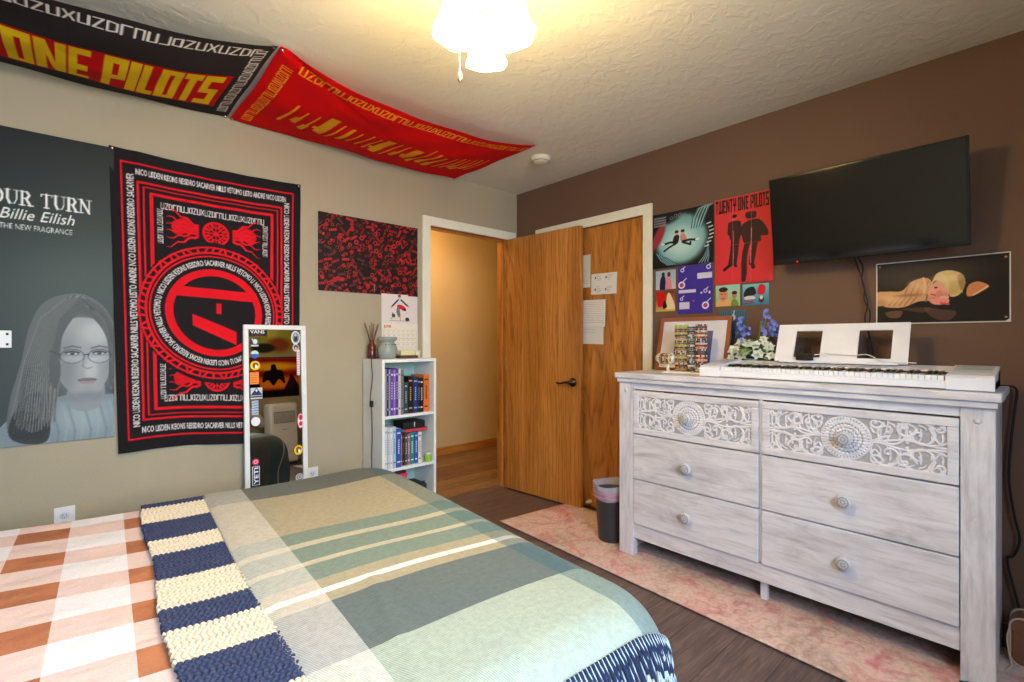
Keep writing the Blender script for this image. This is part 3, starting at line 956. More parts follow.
serif_text('YOUR TURN', -3.085 - PX0, 1.803 - PZ0, .060, (224, 226, 220), -2.722 - PX0)
cv.text('Billie Eilish', -2.782 - PX0, 1.738 - PZ0, .068, (230, 232, 226), align='R', width=.238, shear=.26)
cv.text('THE NEW FRAGRANCE', -2.785 - PX0, 1.694 - PZ0, .034, (220, 222, 216), align='R', width=.232)
cv.grain(1.5)
po = wallA(cv, PX0, PZ0, 'portrait_poster', M_PAPERP, curl(PW, PH, .006), .004)
tag(po, 'large dark grey poster of a long-haired person in round glasses, left of the flag', 'poster')

# ================================================================== RED PATTERNED POSTER, CALENDAR
cv = Canvas(.70, .485, 420, (34, 22, 20))
r4 = random.Random(21)
PTS = []
tries = 0
while len(PTS) < 330 and tries < 20000:
    tries += 1; x, y = r4.random() * .70, r4.random() * .485; L = r4.choice([.010, .013, .016, .026])
    if all((x - a) ** 2 + (y - b_) ** 2 > (.62 * (L + l_)) ** 2 for a, b_, l_ in PTS): PTS.append((x, y, L))
BGC = (34, 22, 20)
for (x, y, L) in PTS:
    c = r4.choice([(178, 34, 38), (160, 30, 34), (196, 40, 44), (120, 28, 30), (150, 34, 36), (92, 50, 50)]); ty = r4.random(); a = r4.choice([.5, -.8, 1.1, .1, 2.2, -.3]) + r4.uniform(-.15, .15)
    ca_, sa_ = math.cos(a), math.sin(a)
    if L > .02:
        cv.line([(x - ca_ * L, y - sa_ * L), (x + ca_ * L, y + sa_ * L)], .021, BGC); cv.poly([(x + ca_ * p - sa_ * q_, y + sa_ * p + ca_ * q_) for p, q_ in ((-L, -.0075), (L, -.0075), (L, .0075), (-L, .0075))], c)
        for q in range(4):
            p = -L + (q + .6) * L * .5; cv.line([(x + ca_ * p - sa_ * -.005, y + sa_ * p + ca_ * -.005), (x + ca_ * (p + .002) - sa_ * .005, y + sa_ * (p + .002) + ca_ * .005)], .003, BGC)
    elif ty < .35: cv.ell(x, y, L * .95, L * .95, c); cv.ell(x, y, L * .5, L * .5, BGC)
    elif ty < .5:
        cv.ell(x, y, L * .95, L * .95, (205, 40, 44)); cv.ring(x, y, L * .6, L * .74, BGC); cv.line([(x - L * .5, y), (x + L * .5, y + .002)], .003, BGC); cv.line([(x, y - L * .6), (x, y)], .0025, BGC)
    elif ty < .75: cv.poly([(x + L * .95 * math.cos(a + q * 2 * PI / 5 * (2 if ty > .65 else 1)), y + L * .95 * math.sin(a + q * 2 * PI / 5 * (2 if ty > .65 else 1))) for q in range(5)], c)
    else: cv.line([(x + L * math.cos(a + q * .8), y + L * .8 * math.sin(a + q * 1.1)) for q in range(5)], .005, c)
cv.line([(.372, 0), (.37, .485)], .0025, (86, 44, 44))
cv.line([(.372, .02), (.372, .06)], .004, (180, 150, 150)); cv.line([(.165, .22), (.165, .25)], .004, (190, 120, 120), .6)  # highlights along the creases, painted as pale strokes in the print
tag(wallA(cv, -1.665, 1.522, 'patterned_poster', M_PAPERP, curl(.7, .485, .004), .004), 'wide poster covered in small red symbols on black, above the bookshelf', 'poster')

cal = thing('wall_calendar', 'wall calendar with a leaping figure in red, hanging above the bookshelf', 'calendar', (-1.243, 0, 1.12))
cv = Canvas(.277, .20, 500, (222, 212, 208))
def F_(x, y): return (x, y)
cv.ell(.135, .180, .009, .011, (206, 150, 130)); cv.ell(.135, .190, .012, .006, (60, 36, 36)); cv.rect(.124, .183, .146, .187, (190, 40, 44))
cv.blob([(.125, .165), (.145, .165), (.150, .125), (.120, .125)], (214, 214, 216))
cv.line([(.125, .162), (.098, .135), (.078, .115)], .011, (46, 44, 50)); cv.line([(.148, .162), (.175, .140), (.200, .122)], .011, (46, 44, 50)); cv.line([(.078, .115), (.072, .105)], .007, (206, 150, 130)); cv.line([(.2, .122), (.208, .116)], .007, (206, 150, 130))
cv.blob([(.118, .125), (.15, .128), (.178, .112), (.17, .088), (.14, .10), (.125, .09)], (214, 26, 34)); cv.blob([(.12, .118), (.135, .1), (.142, .05), (.128, .045), (.112, .08)], (110, 116, 112))
cv.line([(.14, .05), (.142, .025)], .008, (206, 160, 140)); cv.ell(.176, .098, .011, .011, (70, 30, 32))
cv.ell(.09, .055, .014, .012, (70, 76, 74)); cv.line([(.08, .072), (.1, .045)], .006, (60, 66, 64)); cv.line([(.072, .03), (.085, .05)], .004, (90, 96, 94)); cv.ell(.195, .03, .016, .014, (52, 50, 50)); cv.rect(.06, .018, .22, .021, (120, 116, 112))
U, V = np.meshgrid(np.linspace(0, cv.W, cv.nx), np.linspace(0, cv.H, cv.ny))
grid_mesh('picture_page', U, -.006 - 0 * U, V + .21, cv.out(), M_PAPERP, cal, solid=.001)
cv = Canvas(.277, .21, 500, (228, 222, 205))
cv.text('JUNE', .018, .180, .026, (200, 50, 50), sx=.9, bold=.0006)
for k in range(6): cv.line([(.012, .02 + k * .029), (.265, .02 + k * .029)], .0012, (170, 168, 156))
for k in range(8): cv.line([(.012 + k * .036, .02), (.012 + k * .036, .165)], .0012, (170, 168, 156))
d = 1
for rw in range(5):
    for c in range(7):
        if (rw or c >= 0) and d <= 30: cv.text(str(d), .016 + c * .036, .151 - rw * .029, .011, (96, 96, 92)); d += 1
U, V = np.meshgrid(np.linspace(0, cv.W, cv.nx), np.linspace(0, cv.H, cv.ny))
grid_mesh('date_page', U, -.007 - .003 * np.sin(V * 12), V, cv.out(), M_PAPERP, cal, solid=.001)

# ================================================================== PAPERS ON THE CLOSET DOOR
def sheet(y0, y1, z0, z1, label, kind, tilt=0., bgc=(226, 224, 216), off=.004):
    W, H2 = y0 - y1, z1 - z0
    cv = Canvas(W, H2, 620, bgc)
    g = (92, 92, 96)
    if kind == 'card':
        for (cx, cy) in ((.03, H2 * .66), (W * .55, H2 * .66), (.03, .015), (W * .55, .015)):
            for q in range(4): cv.line([(cx + .02, cy + q * .012 + .004), (cx + .02 + .03 + .012 * math.sin(q * 5 + cx * 90), cy + q * .012 + .004)], .0022, g, .6)
            cv.ell(cx + .008, cy + .02, .006, .009, (60, 60, 64))
    elif kind == 'letter':
        for q in range(int(H2 / .013) - 2):
            x = .012
            while x < W - .02:
                L = .004 + r4.random() * .014; cv.line([(x, H2 - .02 - q * .013 + r4.uniform(-.0008, .0008)), (min(x + L, W - .012), H2 - .02 - q * .013)], .0022, g, .55); x += L + .005
    elif kind == 'list':
        for q in range(int(H2 / .017) - 1): cv.line([(.01, H2 - .02 - q * .017), (W * (.5 + .35 * math.sin(q * 3) ** 2), H2 - .02 - q * .017)], .002, g, .55)
    else:
        for q in range(2): cv.line([(.015, H2 * .4 + q * .02), (W * .6, H2 * .4 + q * .02)], .002, g, .3)
    U, V = np.meshgrid(np.linspace(0, W, cv.nx), np.linspace(0, H2, cv.ny))
    D = -off - .002 * (1 + np.sin(V * 25)) * .5
    o = grid_mesh('note_sheet', D, -(U - W / 2), V - H2 / 2, cv.out(), M_PAPERP, None, loc=(.0085, (y0 + y1) / 2, (z0 + z1) / 2), rot=(tilt, 0, 0), solid=.0006)
    tag(o, label, 'paper', 'paper sheets on the closet door')
sheet(-.63, -.780, 1.60, 1.838, 'tall lined paper on the closet door, topmost and half behind the open door', 'list', .0, (214, 214, 200))
sheet(-.788, -1.010, 1.541, 1.690, 'wide printed card with four small drawings taped on the closet door', 'card', R(1.5))
sheet(-.70, -.914, 1.312, 1.506, 'handwritten page taped on the closet door below the printed card', 'letter', R(1), off=.007)
sheet(-.705, -.897, 1.188, 1.40, 'plain lower page on the closet door, tucked beneath the handwritten one', 'blank', R(1), (216, 216, 208))
b = MB(); b.lathe([(.018, 0), (.02, -.004), (.014, -.02), (.012, -.035), (0, -.038)], 16, (.008, -.77, .045), 'x')
tag(b.build('door_stop', mat('white_rubber', (220, 215, 205), .5), origin=(.008, -.77, .045), smooth=True), 'small round white door stop low on the closet door', 'door stop')

# ================================================================== POSTERS ON THE BROWN WALL
# wide dark poster with pale blue oval and two small reclining figures (generic)
cv = Canvas(.400, .345, 560, (24, 22, 26))
cv.ell(.19, .17, .165, .150, (104, 160, 168), soft=.15); cv.ell(.19, .15, .12, .1, (190, 222, 222), soft=.7, al=.9)
cv.ell(.06, .32, .12, .05, (26, 24, 28), soft=.3); cv.ell(.04, .20, .03, .09, (150, 52, 58), rot=-.5, soft=.3)
for k in range(9):
    cv.line([(.26 + k * .008, .22), (.27 + k * .010, .28), (.30 + k * .009, .33), (.36 + k * .006, .345)], .006, (150, 190, 196) if k % 2 else (52, 86, 96))
    cv.line([(.02 + k * .008, .10 - k * .004), (.05 + k * .008, .05), (.10 + k * .008, .015)], .005, (130, 176, 186) if k % 2 else (40, 66, 78))
    cv.line([(.30 + k * .009, .005), (.335 + k * .005, .04), (.365, .09 + k * .01)], .005, (120, 168, 178) if k % 2 else (30, 44, 54))
for (cx, s_) in ((.165, -1), (.205, 1)):
    cv.ell(cx, .205, .012, .015, (206, 160, 140)); cv.ell(cx, .215, .013, .009, (40, 30, 30))
    cv.blob([(cx - .016, .19), (cx + .016, .19), (cx + .018 + s_ * .01, .145), (cx - .016 + s_ * .01, .145)], (30, 28, 32) if s_ < 0 else (190, 140, 130))
    cv.line([(cx, .15), (cx + s_ * .045, .155), (cx + s_ * .085, .148)], .013, (24, 24, 28)); cv.line([(cx, .145), (cx + s_ * .05, .125), (cx + s_ * (.085 if s_ < 0 else .05), .105 if s_ < 0 else .14)], .012, (24, 24, 28)); cv.line([(cx + s_ * .085, .148), (cx + s_ * .1, .152)], .01, (226, 226, 226))
for k in range(4):
    for q in range(6): cv.line([(.012 + q * .014, .315 - k * .016), (.020 + q * .014, .322 - k * .016)], .006, (176, 190, 196), .8)
for k in range(7): cv.line([(.345 + .03 * math.sin(k * .45), .10 + k * .022), (.368 + .03 * math.sin(k * .45), .105 + k * .022)], .007, (196, 204, 206))
for k in range(5): cv.ring(.13 + k * .028, .305 + .012 * math.sin(k), .008, .011, (140, 140, 146))
tag(wallB(cv, -1.298, 1.672, 'wide_poster', M_PAPERP, curl(.4, .345, .004)), 'dark square poster with a pale blue oval and two reclining figures', 'poster')

cv = Canvas(.318, .492, 560, (206, 50, 58))
block_text(cv, 'TWENTY ONE PILOTS', .006, .408, .296, .076, (36, 20, 24), (206, 50, 58), 0., .14)
K = (54, 28, 34)
cv.ell(.112, .372, .014, .017, (190, 80, 78)); cv.ell(.112, .382, .015, .010, (40, 24, 26))
cv.blob([(.085, .35), (.14, .35), (.148, .29), (.138, .25), (.092, .25), (.082, .30)], K); cv.line([(.085, .345), (.08, .29), (.10, .262)], .014, K); cv.line([(.14, .345), (.15, .29)], .014, K)
cv.line([(.105, .25), (.10, .18), (.088, .11)], .024, K); cv.line([(.128, .25), (.122, .18), (.112, .11)], .024, K); cv.line([(.09, .11), (.055, .085)], .018, K); cv.line([(.112, .115), (.12, .10)], .016, K)
cv.ell(.20, .365, .022, .028, (150, 56, 60)); cv.blob([(.175, .39), (.225, .39), (.23, .37), (.222, .355), (.178, .36)], K)
cv.blob([(.165, .335), (.24, .345), (.285, .29), (.29, .25), (.255, .25), (.25, .22), (.17, .22), (.15, .27), (.14, .24), (.15, .30)], K); cv.line([(.185, .23), (.17, .17), (.165, .11), (.165, .05)], .030, K); cv.line([(.225, .23), (.215, .17), (.205, .11)], .030, K)
cv.line([(.165, .06), (.162, .02)], .026, K); cv.line([(.205, .11), (.215, .085)], .022, K)
cv.line([(.205, .30), (.20, .11)], .004, (232, 170, 170), .8); cv.line([(.108, .30), (.106, .10)], .003, (232, 150, 150), .7); cv.line([(.1, 0), (.103, .49)], .002, (222, 96, 100), .7); cv.line([(.2, 0), (.205, .49)], .002, (222, 96, 100), .7); cv.rect(.0, .22, .318, .222, (196, 44, 52))
tag(wallB(cv, -1.706, 1.534, 'red_poster', M_PAPERP, curl(.318, .492, .004)), 'bright red poster with two dark figures, touching the television', 'poster')

cv = Canvas(.218, .290, 560, (62, 48, 150))
for (x0, y0, x1, y1) in ((.125, .205, .215, .238), (.005, .125, .115, .145), (.010, .028, .075, .070)): cv.rect(x0, y0, x1, y1, (206, 204, 226))
for (cx, cy, r) in ((.025, .175, .022), (.175, .045, .022), (.195, .27, .014), (.03, .265, .012), (.025, .09, .010), (.175, .13, .012)):
    cv.ring(cx, cy, r * .6, r, (226, 220, 240)); cv.line([(cx + r * .5, cy + r), (cx + r * 1.4, cy + r * 1.8)], .005, (226, 220, 240)); cv.ell(cx, cy, r * .45, r * .45, (190, 60, 110) if r > .02 else (62, 48, 150))
cv.ell(.10, .075, .006, .006, (220, 50, 90)); cv.ell(.15, .12, .006, .006, (220, 220, 240)); cv.ell(.2, .12, .006, .008, (220, 220, 240))
tag(wallB(cv, -1.472, 1.378, 'violet_poster', M_PAPERP, curl(.218, .29, .003)), 'violet poster with white label boxes, below the dark square poster', 'poster')


def photo(y0, y1, z0, z1, label, paint):
    W, H2 = y0 - y1, z1 - z0; cv = Canvas(W, H2, 620, (150, 150, 150)); paint(cv, W, H2)
    tag(wallB(cv, y0, z0, 'photo_print', M_PAPERP, None, .004), label, 'photo', 'small photo prints on the brown wall')
def p1(cv, W, H):
    cv.vgrad((196, 190, 200), (150, 176, 196))
    cv.blob([(.03, 0), (.035, .07), (.06, .09), (.07, .05), (.065, 0)], (26, 34, 70)); cv.blob([(.07, 0), (.075, .07), (.10, .085), (.11, .0)], (200, 130, 140)); cv.ell(.053, .095, .011, .014, (60, 40, 40)); cv.ell(.092, .093, .012, .015, (96, 50, 50))
def p2(cv, W, H):
    cv.vgrad((206, 160, 110), (120, 50, 26)); cv.blob([(.02, .03), (.01, .12), (.05, .13), (.07, .06)], (206, 20, 20)); cv.blob([(.075, 0), (.08, .10), (.10, .11), (.13, .04), (.13, 0)], (226, 206, 160)); cv.blob([(.05, .02), (.06, .07), (.08, .03)], (40, 26, 22)); cv.rect(0, 0, W, .012, (206, 176, 60))
def p3(cv, W, H):
    cv.vgrad((150, 186, 130), (156, 200, 190)); cv.blob([(.01, 0), (.02, .035), (.05, .045), (.09, .03), (.10, 0)], (226, 170, 110)); cv.ell(.045, .065, .026, .036, (210, 140, 100)); cv.ell(.045, .096, .026, .014, (50, 34, 28)); cv.ell(.036, .07, .005, .003, (40, 30, 26)); cv.ell(.056, .07, .005, .003, (40, 30, 26)); cv.ell(.045, .045, .010, .003, (150, 60, 50)); cv.ell(.108, .06, .014, .019, (190, 120, 90)); cv.ell(.108, .075, .015, .010, (50, 34, 28)); cv.blob([(.09, 0), (.095, .035), (.12, .035), (.13, 0)], (110, 140, 60))
def p4(cv, W, H):
    cv.vgrad((60, 120, 150), (120, 190, 200)); cv.blob([(.08, .06), (.09, .11), (.12, .10), (.115, .06)], (206, 30, 50)); cv.blob([(.01, .05), (.02, .09), (.06, .10), (.07, .06)], (30, 30, 40)); cv.ell(.04, .04, .03, .012, (206, 206, 210)); cv.ell(.10, .03, .014, .018, (60, 26, 40)); cv.ell(.10, .04, .008, .01, (226, 206, 200))
    for q in range(5): cv.line([(.01, .01 + q * .005), (.06, .015 + q * .004)], .003, (190, 70, 90) if q % 2 else (40, 60, 90))
def p5(cv, W, H):
    cv.vgrad((44, 66, 86), (74, 110, 126))
    for q in range(12): cv.line([(q * .0135, 0), (q * .0135 + .002, H)], .004, (50, 80, 96))
    cv.line([(.07, 0), (.075, H * .6), (.09, H)], .008, (170, 206, 206), .8); cv.ell(.085, H * .75, .012, .016, (196, 206, 200), soft=.4)
photo(-1.317, -1.455, 1.536, 1.656, 'small pale blue photo of two people, beside the closet trim', p1)
photo(-1.317, -1.450, 1.397, 1.523, 'small photo with a red figure and gold tones, beside the closet trim', p2)
photo(-1.709, -1.848, 1.409, 1.531, 'small green-toned photo of a face, under the red poster', p3)
photo(-1.862, -2.001, 1.408, 1.524, 'small blue photo with red splashes, between the green photo and the television', p4)
photo(-1.727, -1.882, 1.22, 1.384, 'dark teal photo half hidden behind the flowers', p5)

# lying figure photo poster
cv = Canvas(.462, .282, 620, (26, 21, 20))
cv.ell(.15, .22, .2, .06, (72, 62, 58), soft=.8, al=.8)
SK = (232, 176, 140); TN = (216, 164, 112)
cv.blob([(.0, .145), (.05, .15), (.10, .15), (.14, .19), (.19, .20), (.21, .17), (.20, .12), (.12, .11), (.0, .085)], TN)
cv.blob([(.03, .085), (.10, .075), (.16, .098), (.20, .10), (.215, .12), (.15, .13), (.08, .125)], (212, 160, 120))
for q in range(5): cv.line([(.05 + q * .02, .085), (.075 + q * .02, .12)], .006, (150, 98, 62), .6)
for q in range(4): cv.line([(.11 + q * .022, .13), (.13 + q * .022, .185)], .006, (164, 110, 70), .6)
cv.line([(.178, .20), (.186, .165), (.178, .125)], .008, (236, 196, 150)); cv.line([(.188, .098), (.192, .125)], .006, (150, 98, 62)); cv.ell(.06, .115, .05, .02, (232, 188, 140), soft=.8, al=.7); cv.ell(.16, .17, .03, .02, (236, 198, 160), soft=.8, al=.7); cv.ell(.13, .128, .05, .006, (150, 100, 72), soft=.8, al=.7); cv.ell(.02, .1, .02, .015, (176, 126, 92), soft=.8, al=.6)
cv.blob([(.195, .13), (.21, .17), (.245, .19), (.27, .15), (.26, .115), (.22, .11)], (238, 168, 146))
cv.blob([(.205, .165), (.225, .215), (.27, .225), (.31, .205), (.32, .165), (.305, .125), (.275, .112), (.262, .14), (.245, .175), (.22, .185)], (226, 202, 142))
for q in range(8): cv.line([(.25 + q * .006, .215), (.272 + q * .006, .17), (.268 + q * .006, .125)], .003, (196, 162, 100), .7)
cv.blob([(.295, .2), (.315, .2), (.318, .15), (.305, .14)], (150, 112, 66), .7)
cv.ell(.262, .195, .04, .016, (240, 222, 172), soft=.8, al=.7); cv.ell(.285, .14, .02, .02, (196, 160, 98), soft=.8, al=.6); cv.ell(.24, .12, .03, .012, (206, 120, 104), soft=.8, al=.6); cv.ell(.222, .155, .006, .004, (60, 40, 34)); cv.line([(.205, .128), (.22, .122)], .005, (206, 60, 70)); cv.ell(.235, .135, .010, .008, (232, 120, 110), soft=.6, al=.7)
cv.blob([(.2, .1), (.23, .112), (.265, .105), (.262, .085), (.22, .082)], (238, 150, 140)); cv.line([(.24, .088), (.265, .082)], .008, (226, 80, 100)); cv.line([(.24, .112), (.262, .112)], .011, (240, 176, 140))
cv.blob([(.325, .115), (.33, .155), (.36, .17), (.395, .15), (.375, .13), (.345, .112)], (214, 140, 92)); cv.line([(.345, .115), (.392, .148)], .004, (240, 206, 180))
cv.blob([(.04, .055), (.10, .06), (.09, .03), (.05, .032)], (120, 84, 64), .8); cv.blob([(.18, .07), (.24, .06), (.29, .05), (.27, .015), (.22, .02)], (92, 62, 56), .8); cv.blob([(.1, .068), (.2, .07), (.18, .05)], (100, 72, 58), .6)
cv.grain(1.5)
for k in (0, 1):
    e = .006; cv.rect(0, 0, .462, e, (226, 222, 216)); cv.rect(0, .282 - e * .8, .462, .282, (226, 222, 216)); cv.rect(0, 0, e * .9, .282, (226, 222, 216)); cv.rect(.462 - e, 0, .462, .282, (226, 222, 216))
cv.poly([(.44, 0), (.462, 0), (.462, .02)], (226, 222, 216))
lp = wallB(cv, -2.474, 1.287, 'white_bordered_poster', M_PAPERP, curl(.462, .282, .004)); lp.scale = (1, .955, 1)
tag(lp, 'white-bordered poster of a blond person lying on their arm, under the television', 'poster')
pins(lp, [(-.008, -.015, .265), (-.008, -.447, .02), (-.008, -.447, .262)], 'x', mat('clear_pin', (150, 140, 130), .2))

# ================================================================== TELEVISION
tv = thing('television', 'black flat television tilted forward on the brown wall', 'television', (-.165, -2.440, 1.804))
M_TVB = mat('gloss_black_plastic', (12, 12, 13), .18)
TWD, THT = .736, .426
lean = math.atan2(.07, .43)
tv.rotation_euler = (0, -lean, 0)
b = MB(); b.box(-.004, .012, -TWD / 2, TWD / 2, -THT / 2, THT / 2); b.build('bezel', M_TVB, tv, bevel=.003)
b = MB(); b.box(.012, .035, -TWD / 2 + .05, TWD / 2 - .05, -THT / 2 + .03, THT / 2 - .05); b.box(.035, .05, -.2, .2, -.15, .08); b.build('rear_housing', mat('matt_black_plastic', (20, 20, 20), .5), tv, bevel=.006)
b = MB(); b.box(-.0052, -.0042, -TWD / 2 + .010, TWD / 2 - .010, -THT / 2 + .016, THT / 2 - .010); b.build('screen', mat('screen_glass', (6, 6, 9), .08, spec=.75), tv)
b = MB(); b.box(.045, .135, -.025, .025, -.04, .02); b.box(.05, .062, -.12, .12, -.012, .012); b.build('wall_bracket', mat('matt_black_plastic'), tv)
b = MB(); b.sphere(.0035, (-.005, TWD / 2 - .11, -THT / 2 + .008), 8); b.build('standby_light', mat('red_led', (220, 30, 30), .4, emit=(255, 20, 20), est=2.), tv)
b = MB()
b.cable([(-.12, -2.42, 1.61), (-.035, -2.428, 1.56), (-.03, -2.424, 1.50), (-.03, -2.436, 1.44), (-.03, -2.446, 1.38), (-.03, -2.436, 1.31), (-.03, -2.46, 1.2), (-.04, -2.47, 1.06)], .0035, 6)
b.cable([(-.12, -2.41, 1.61), (-.04, -2.412, 1.55), (-.03, -2.432, 1.47), (-.03, -2.434, 1.40), (-.028, -2.455, 1.34), (-.03, -2.45, 1.25), (-.04, -2.45, 1.06)], .003, 6)
tag(b.build('television_cable', mat('black_cable', (18, 17, 17), .5), smooth=True), 'pair of black cables hanging down the wall from the television', 'cable')

# ================================================================== DRESSER
XF = -.46
dr = thing('dresser', 'whitewashed six-drawer dresser with carved top drawers against the brown wall', 'dresser', (-.23, -2.125, .0065))
OR_ = (-.23, -2.125, 0)
b = MB(); b.box(-.485, -.02, -2.912, -1.345, .995, 1.025); b.build('top', M_WW, dr, OR_, bevel=.004)
b = MB(); b.box(-.475, -.025, -2.902, -1.355, .972, .994); b.build('cornice', M_WW, dr, OR_, bevel=.003)
for (y0, y1) in ((-1.452, -1.36), (-2.896, -2.806)):
    b = MB(); b.box(XF, XF + .045, y0, y1, 0, .972); b.build('front_post', M_WWV, dr, OR_, bevel=.003)
    b = MB(); b.lathe([(.011, 0), (.011, -.002), (.004, -.0035), (0, -.003)], 14, (XF, (y0 + y1) / 2 + .0, .925), 'x'); b.build('peg', M_WWV, dr, OR_, smooth=True)
for (y0, y1) in ((-1.39, -1.365), (-2.891, -2.866)):
    b = MB(); b.box(XF + .045, -.03, y0, y1, .0, .972); b.build('side_panel', M_WWV, dr, OR_, bevel=.002)
b = MB(); b.box(XF + .01, XF + .03, -2.806, -1.452, .100, .184); b.build('apron', M_WW, dr, OR_, bevel=.003)
b = MB(); b.box(XF + .008, XF + .03, -2.806, -1.452, .935, .972); b.build('rail', M_WW, dr, OR_, bevel=.002)
b = MB(); b.box(XF + .03, -.03, -2.866, -1.39, .12, .14); b.box(-.035, -.03, -2.866, -1.39, .12, .972); b.box(XF + .035, -.05, -2.14, -2.12, .14, .97); b.build('carcass', mat('dark_gap_wood', (70, 66, 64), .8), dr, OR_)
b = MB(); b.box(XF + .05, XF + .075, -2.142, -2.112, 0, .12); b.build('centre_leg', M_WW, dr, OR_, bevel=.002)
b = MB(); b.box(XF + .008, XF + .03, -2.1345, -2.1245, .19, .94); b.build('divider', M_WWV, dr, OR_)


def carved_mat():
    t = NT('carved_whitewash', .6, .3); v = t.obj()
    a = t.n('Attribute'); a.attribute_name = 'Col'
    n = t.noise(t.mapping(v, (40, 9, 40)), 1.5, 5)
    c = t.ramp(n, [(.3, (214, 213, 220)), (.6, (233, 232, 239))])
    t.color(t.mix(1., c, a.outputs['Color'], 'MULTIPLY'))
    return t.m


M_CARVED = carved_mat()


def ridge(Hm, X, Y, pts, wd, hgt, dx, taper=None):
    n = len(pts)
    for i in range(n - 1):
        x0, y0 = pts[i]; x1, y1 = pts[i + 1]; w_ = wd if taper is None else wd * (taper[0] + (taper[1] - taper[0]) * i / n)
        i0 = max(0, int((min(x0, x1) - w_) / dx)); i1 = min(X.shape[1], int((max(x0, x1) + w_) / dx) + 2)
        j0 = max(0, int((min(y0, y1) - w_) / dx)); j1 = min(X.shape[0], int((max(y0, y1) + w_) / dx) + 2)
        if i1 <= i0 or j1 <= j0: continue
        xx, yy = X[j0:j1, i0:i1], Y[j0:j1, i0:i1]; L = (x1 - x0) ** 2 + (y1 - y0) ** 2 + 1e-12
        t = np.clip(((xx - x0) * (x1 - x0) + (yy - y0) * (y1 - y0)) / L, 0, 1)
        d = np.hypot(xx - x0 - t * (x1 - x0), yy - y0 - t * (y1 - y0))
        h = hgt * np.sqrt(np.clip(1 - (d / (w_ / 2)) ** 2, 0, 1))
        Hm[j0:j1, i0:i1] = np.maximum(Hm[j0:j1, i0:i1], h)


def bez(p0, p1, p2, p3, n=14):
    return [tuple((1 - t) ** 3 * np.array(p0) + 3 * (1 - t) ** 2 * t * np.array(p1) + 3 * (1 - t) * t * t * np.array(p2) + t ** 3 * np.array(p3)) for t in np.linspace(0, 1, n)]


def spiral(cx, cy, r, a0, turns, sg, n=26):
    return [(cx + r * (1 - .86 * t) * math.cos(a0 + sg * t * turns * 2 * PI), cy + r * (1 - .86 * t) * math.sin(a0 + sg * t * turns * 2 * PI)) for t in np.linspace(0, 1, n)]


def relief(W, Hh, mcx):
    res = 640; dx = 1 / res
    nx, ny = int(W * res) + 1, int(Hh * res) + 1
    X, Y = np.meshgrid(np.linspace(0, W, nx), np.linspace(0, Hh, ny)); Hm = np.zeros(X.shape)
    cy = Hh / 2; R0 = Hh * .485
    for side in (-1, 1):
        L = (W - mcx if side > 0 else mcx) - R0
        def T(p): return (mcx + side * (R0 + p[0] * L), p[1] * Hh)
        def G(pts, wd=.0125, h=.0050, tp=(1, .7)): ridge(Hm, X, Y, pts, wd, h, dx, tp)
        for m in (-1, 1):
            def TT(a, bb): return T((a, .5 + m * bb))
            # two big scrolls each half, S-stems, leaves
            for (cx, cyb, rr, a0, tn, stem) in ((.24, .24, .050, PI * .5, 1.25, (.0, .02)), (.66, .23, .046, PI * 1.0, 1.3, (1.0, .03)), (.46, .36, .026, 0, 1.1, (.5, .05)), (.90, .40, .020, PI, 1.0, (.95, .1)), (.06, .42, .018, 0, 1.0, (.0, .3))):
                c_ = TT(cx, cyb); rr_ = rr * min(1.15, L / .24 + .35)
                sg = side * m
                sp = spiral(c_[0], c_[1], rr_ * 1.18, a0 if side > 0 else PI - a0, tn, -sg)
                G(sp, .0105)
                ridge(Hm, X, Y, [c_, (c_[0] + 1e-4, c_[1])], .013, .006, dx)
                G(bez(TT(*stem), TT((stem[0] + cx) / 2, stem[1] * .6), TT(cx, cyb * .2), sp[0]), .009)
            for k in range(7):   # little leaf strokes
                a = .08 + k * .135; G(bez(TT(a, .07), TT(a + .04, .12), TT(a + .07, .14), TT(a + .05, .30 + .07 * math.sin(k * 2.1)), 8), .007, .0045, (.5, 1.2))
                G(bez(TT(a + .03, .46), TT(a + .06, .42), TT(a + .10, .44), TT(a + .12, .36), 7), .006, .004, (1.2, .4))
            G(bez(TT(.0, .0), TT(.25, .02), TT(.35, .12), TT(.52, .10)), .010); G(bez(TT(.52, .10), TT(.7, .08), TT(.85, .0), TT(1, .14)), .009)
    # medallion
    rx = np.hypot(X - mcx, Y - cy); th = np.arctan2(Y - cy, X - mcx); inside = rx < R0
    Md = np.full(X.shape, .0)
    for (ri, N, br) in ((.93, 44, .0048), (.76, 30, .0072), (.58, 24, .0072), (.42, 18, .0065), (.28, 14, .005)):
        r_ = ri * R0; k = np.round(th / (2 * PI) * N); ac = k * 2 * PI / N
        d = np.hypot(X - mcx - r_ * np.cos(ac), Y - cy - r_ * np.sin(ac)); Md = np.maximum(Md, .0075 * np.sqrt(np.clip(1 - (d / br) ** 2, 0, 1)))
    for rr in (1.0, .845, .2):
        Md = np.maximum(Md, .005 * np.sqrt(np.clip(1 - ((rx - rr * R0) / .0035) ** 2, 0, 1)))
    Hm = np.where(rx < R0 + .004, Md, Hm)
    return X, Y, Hm


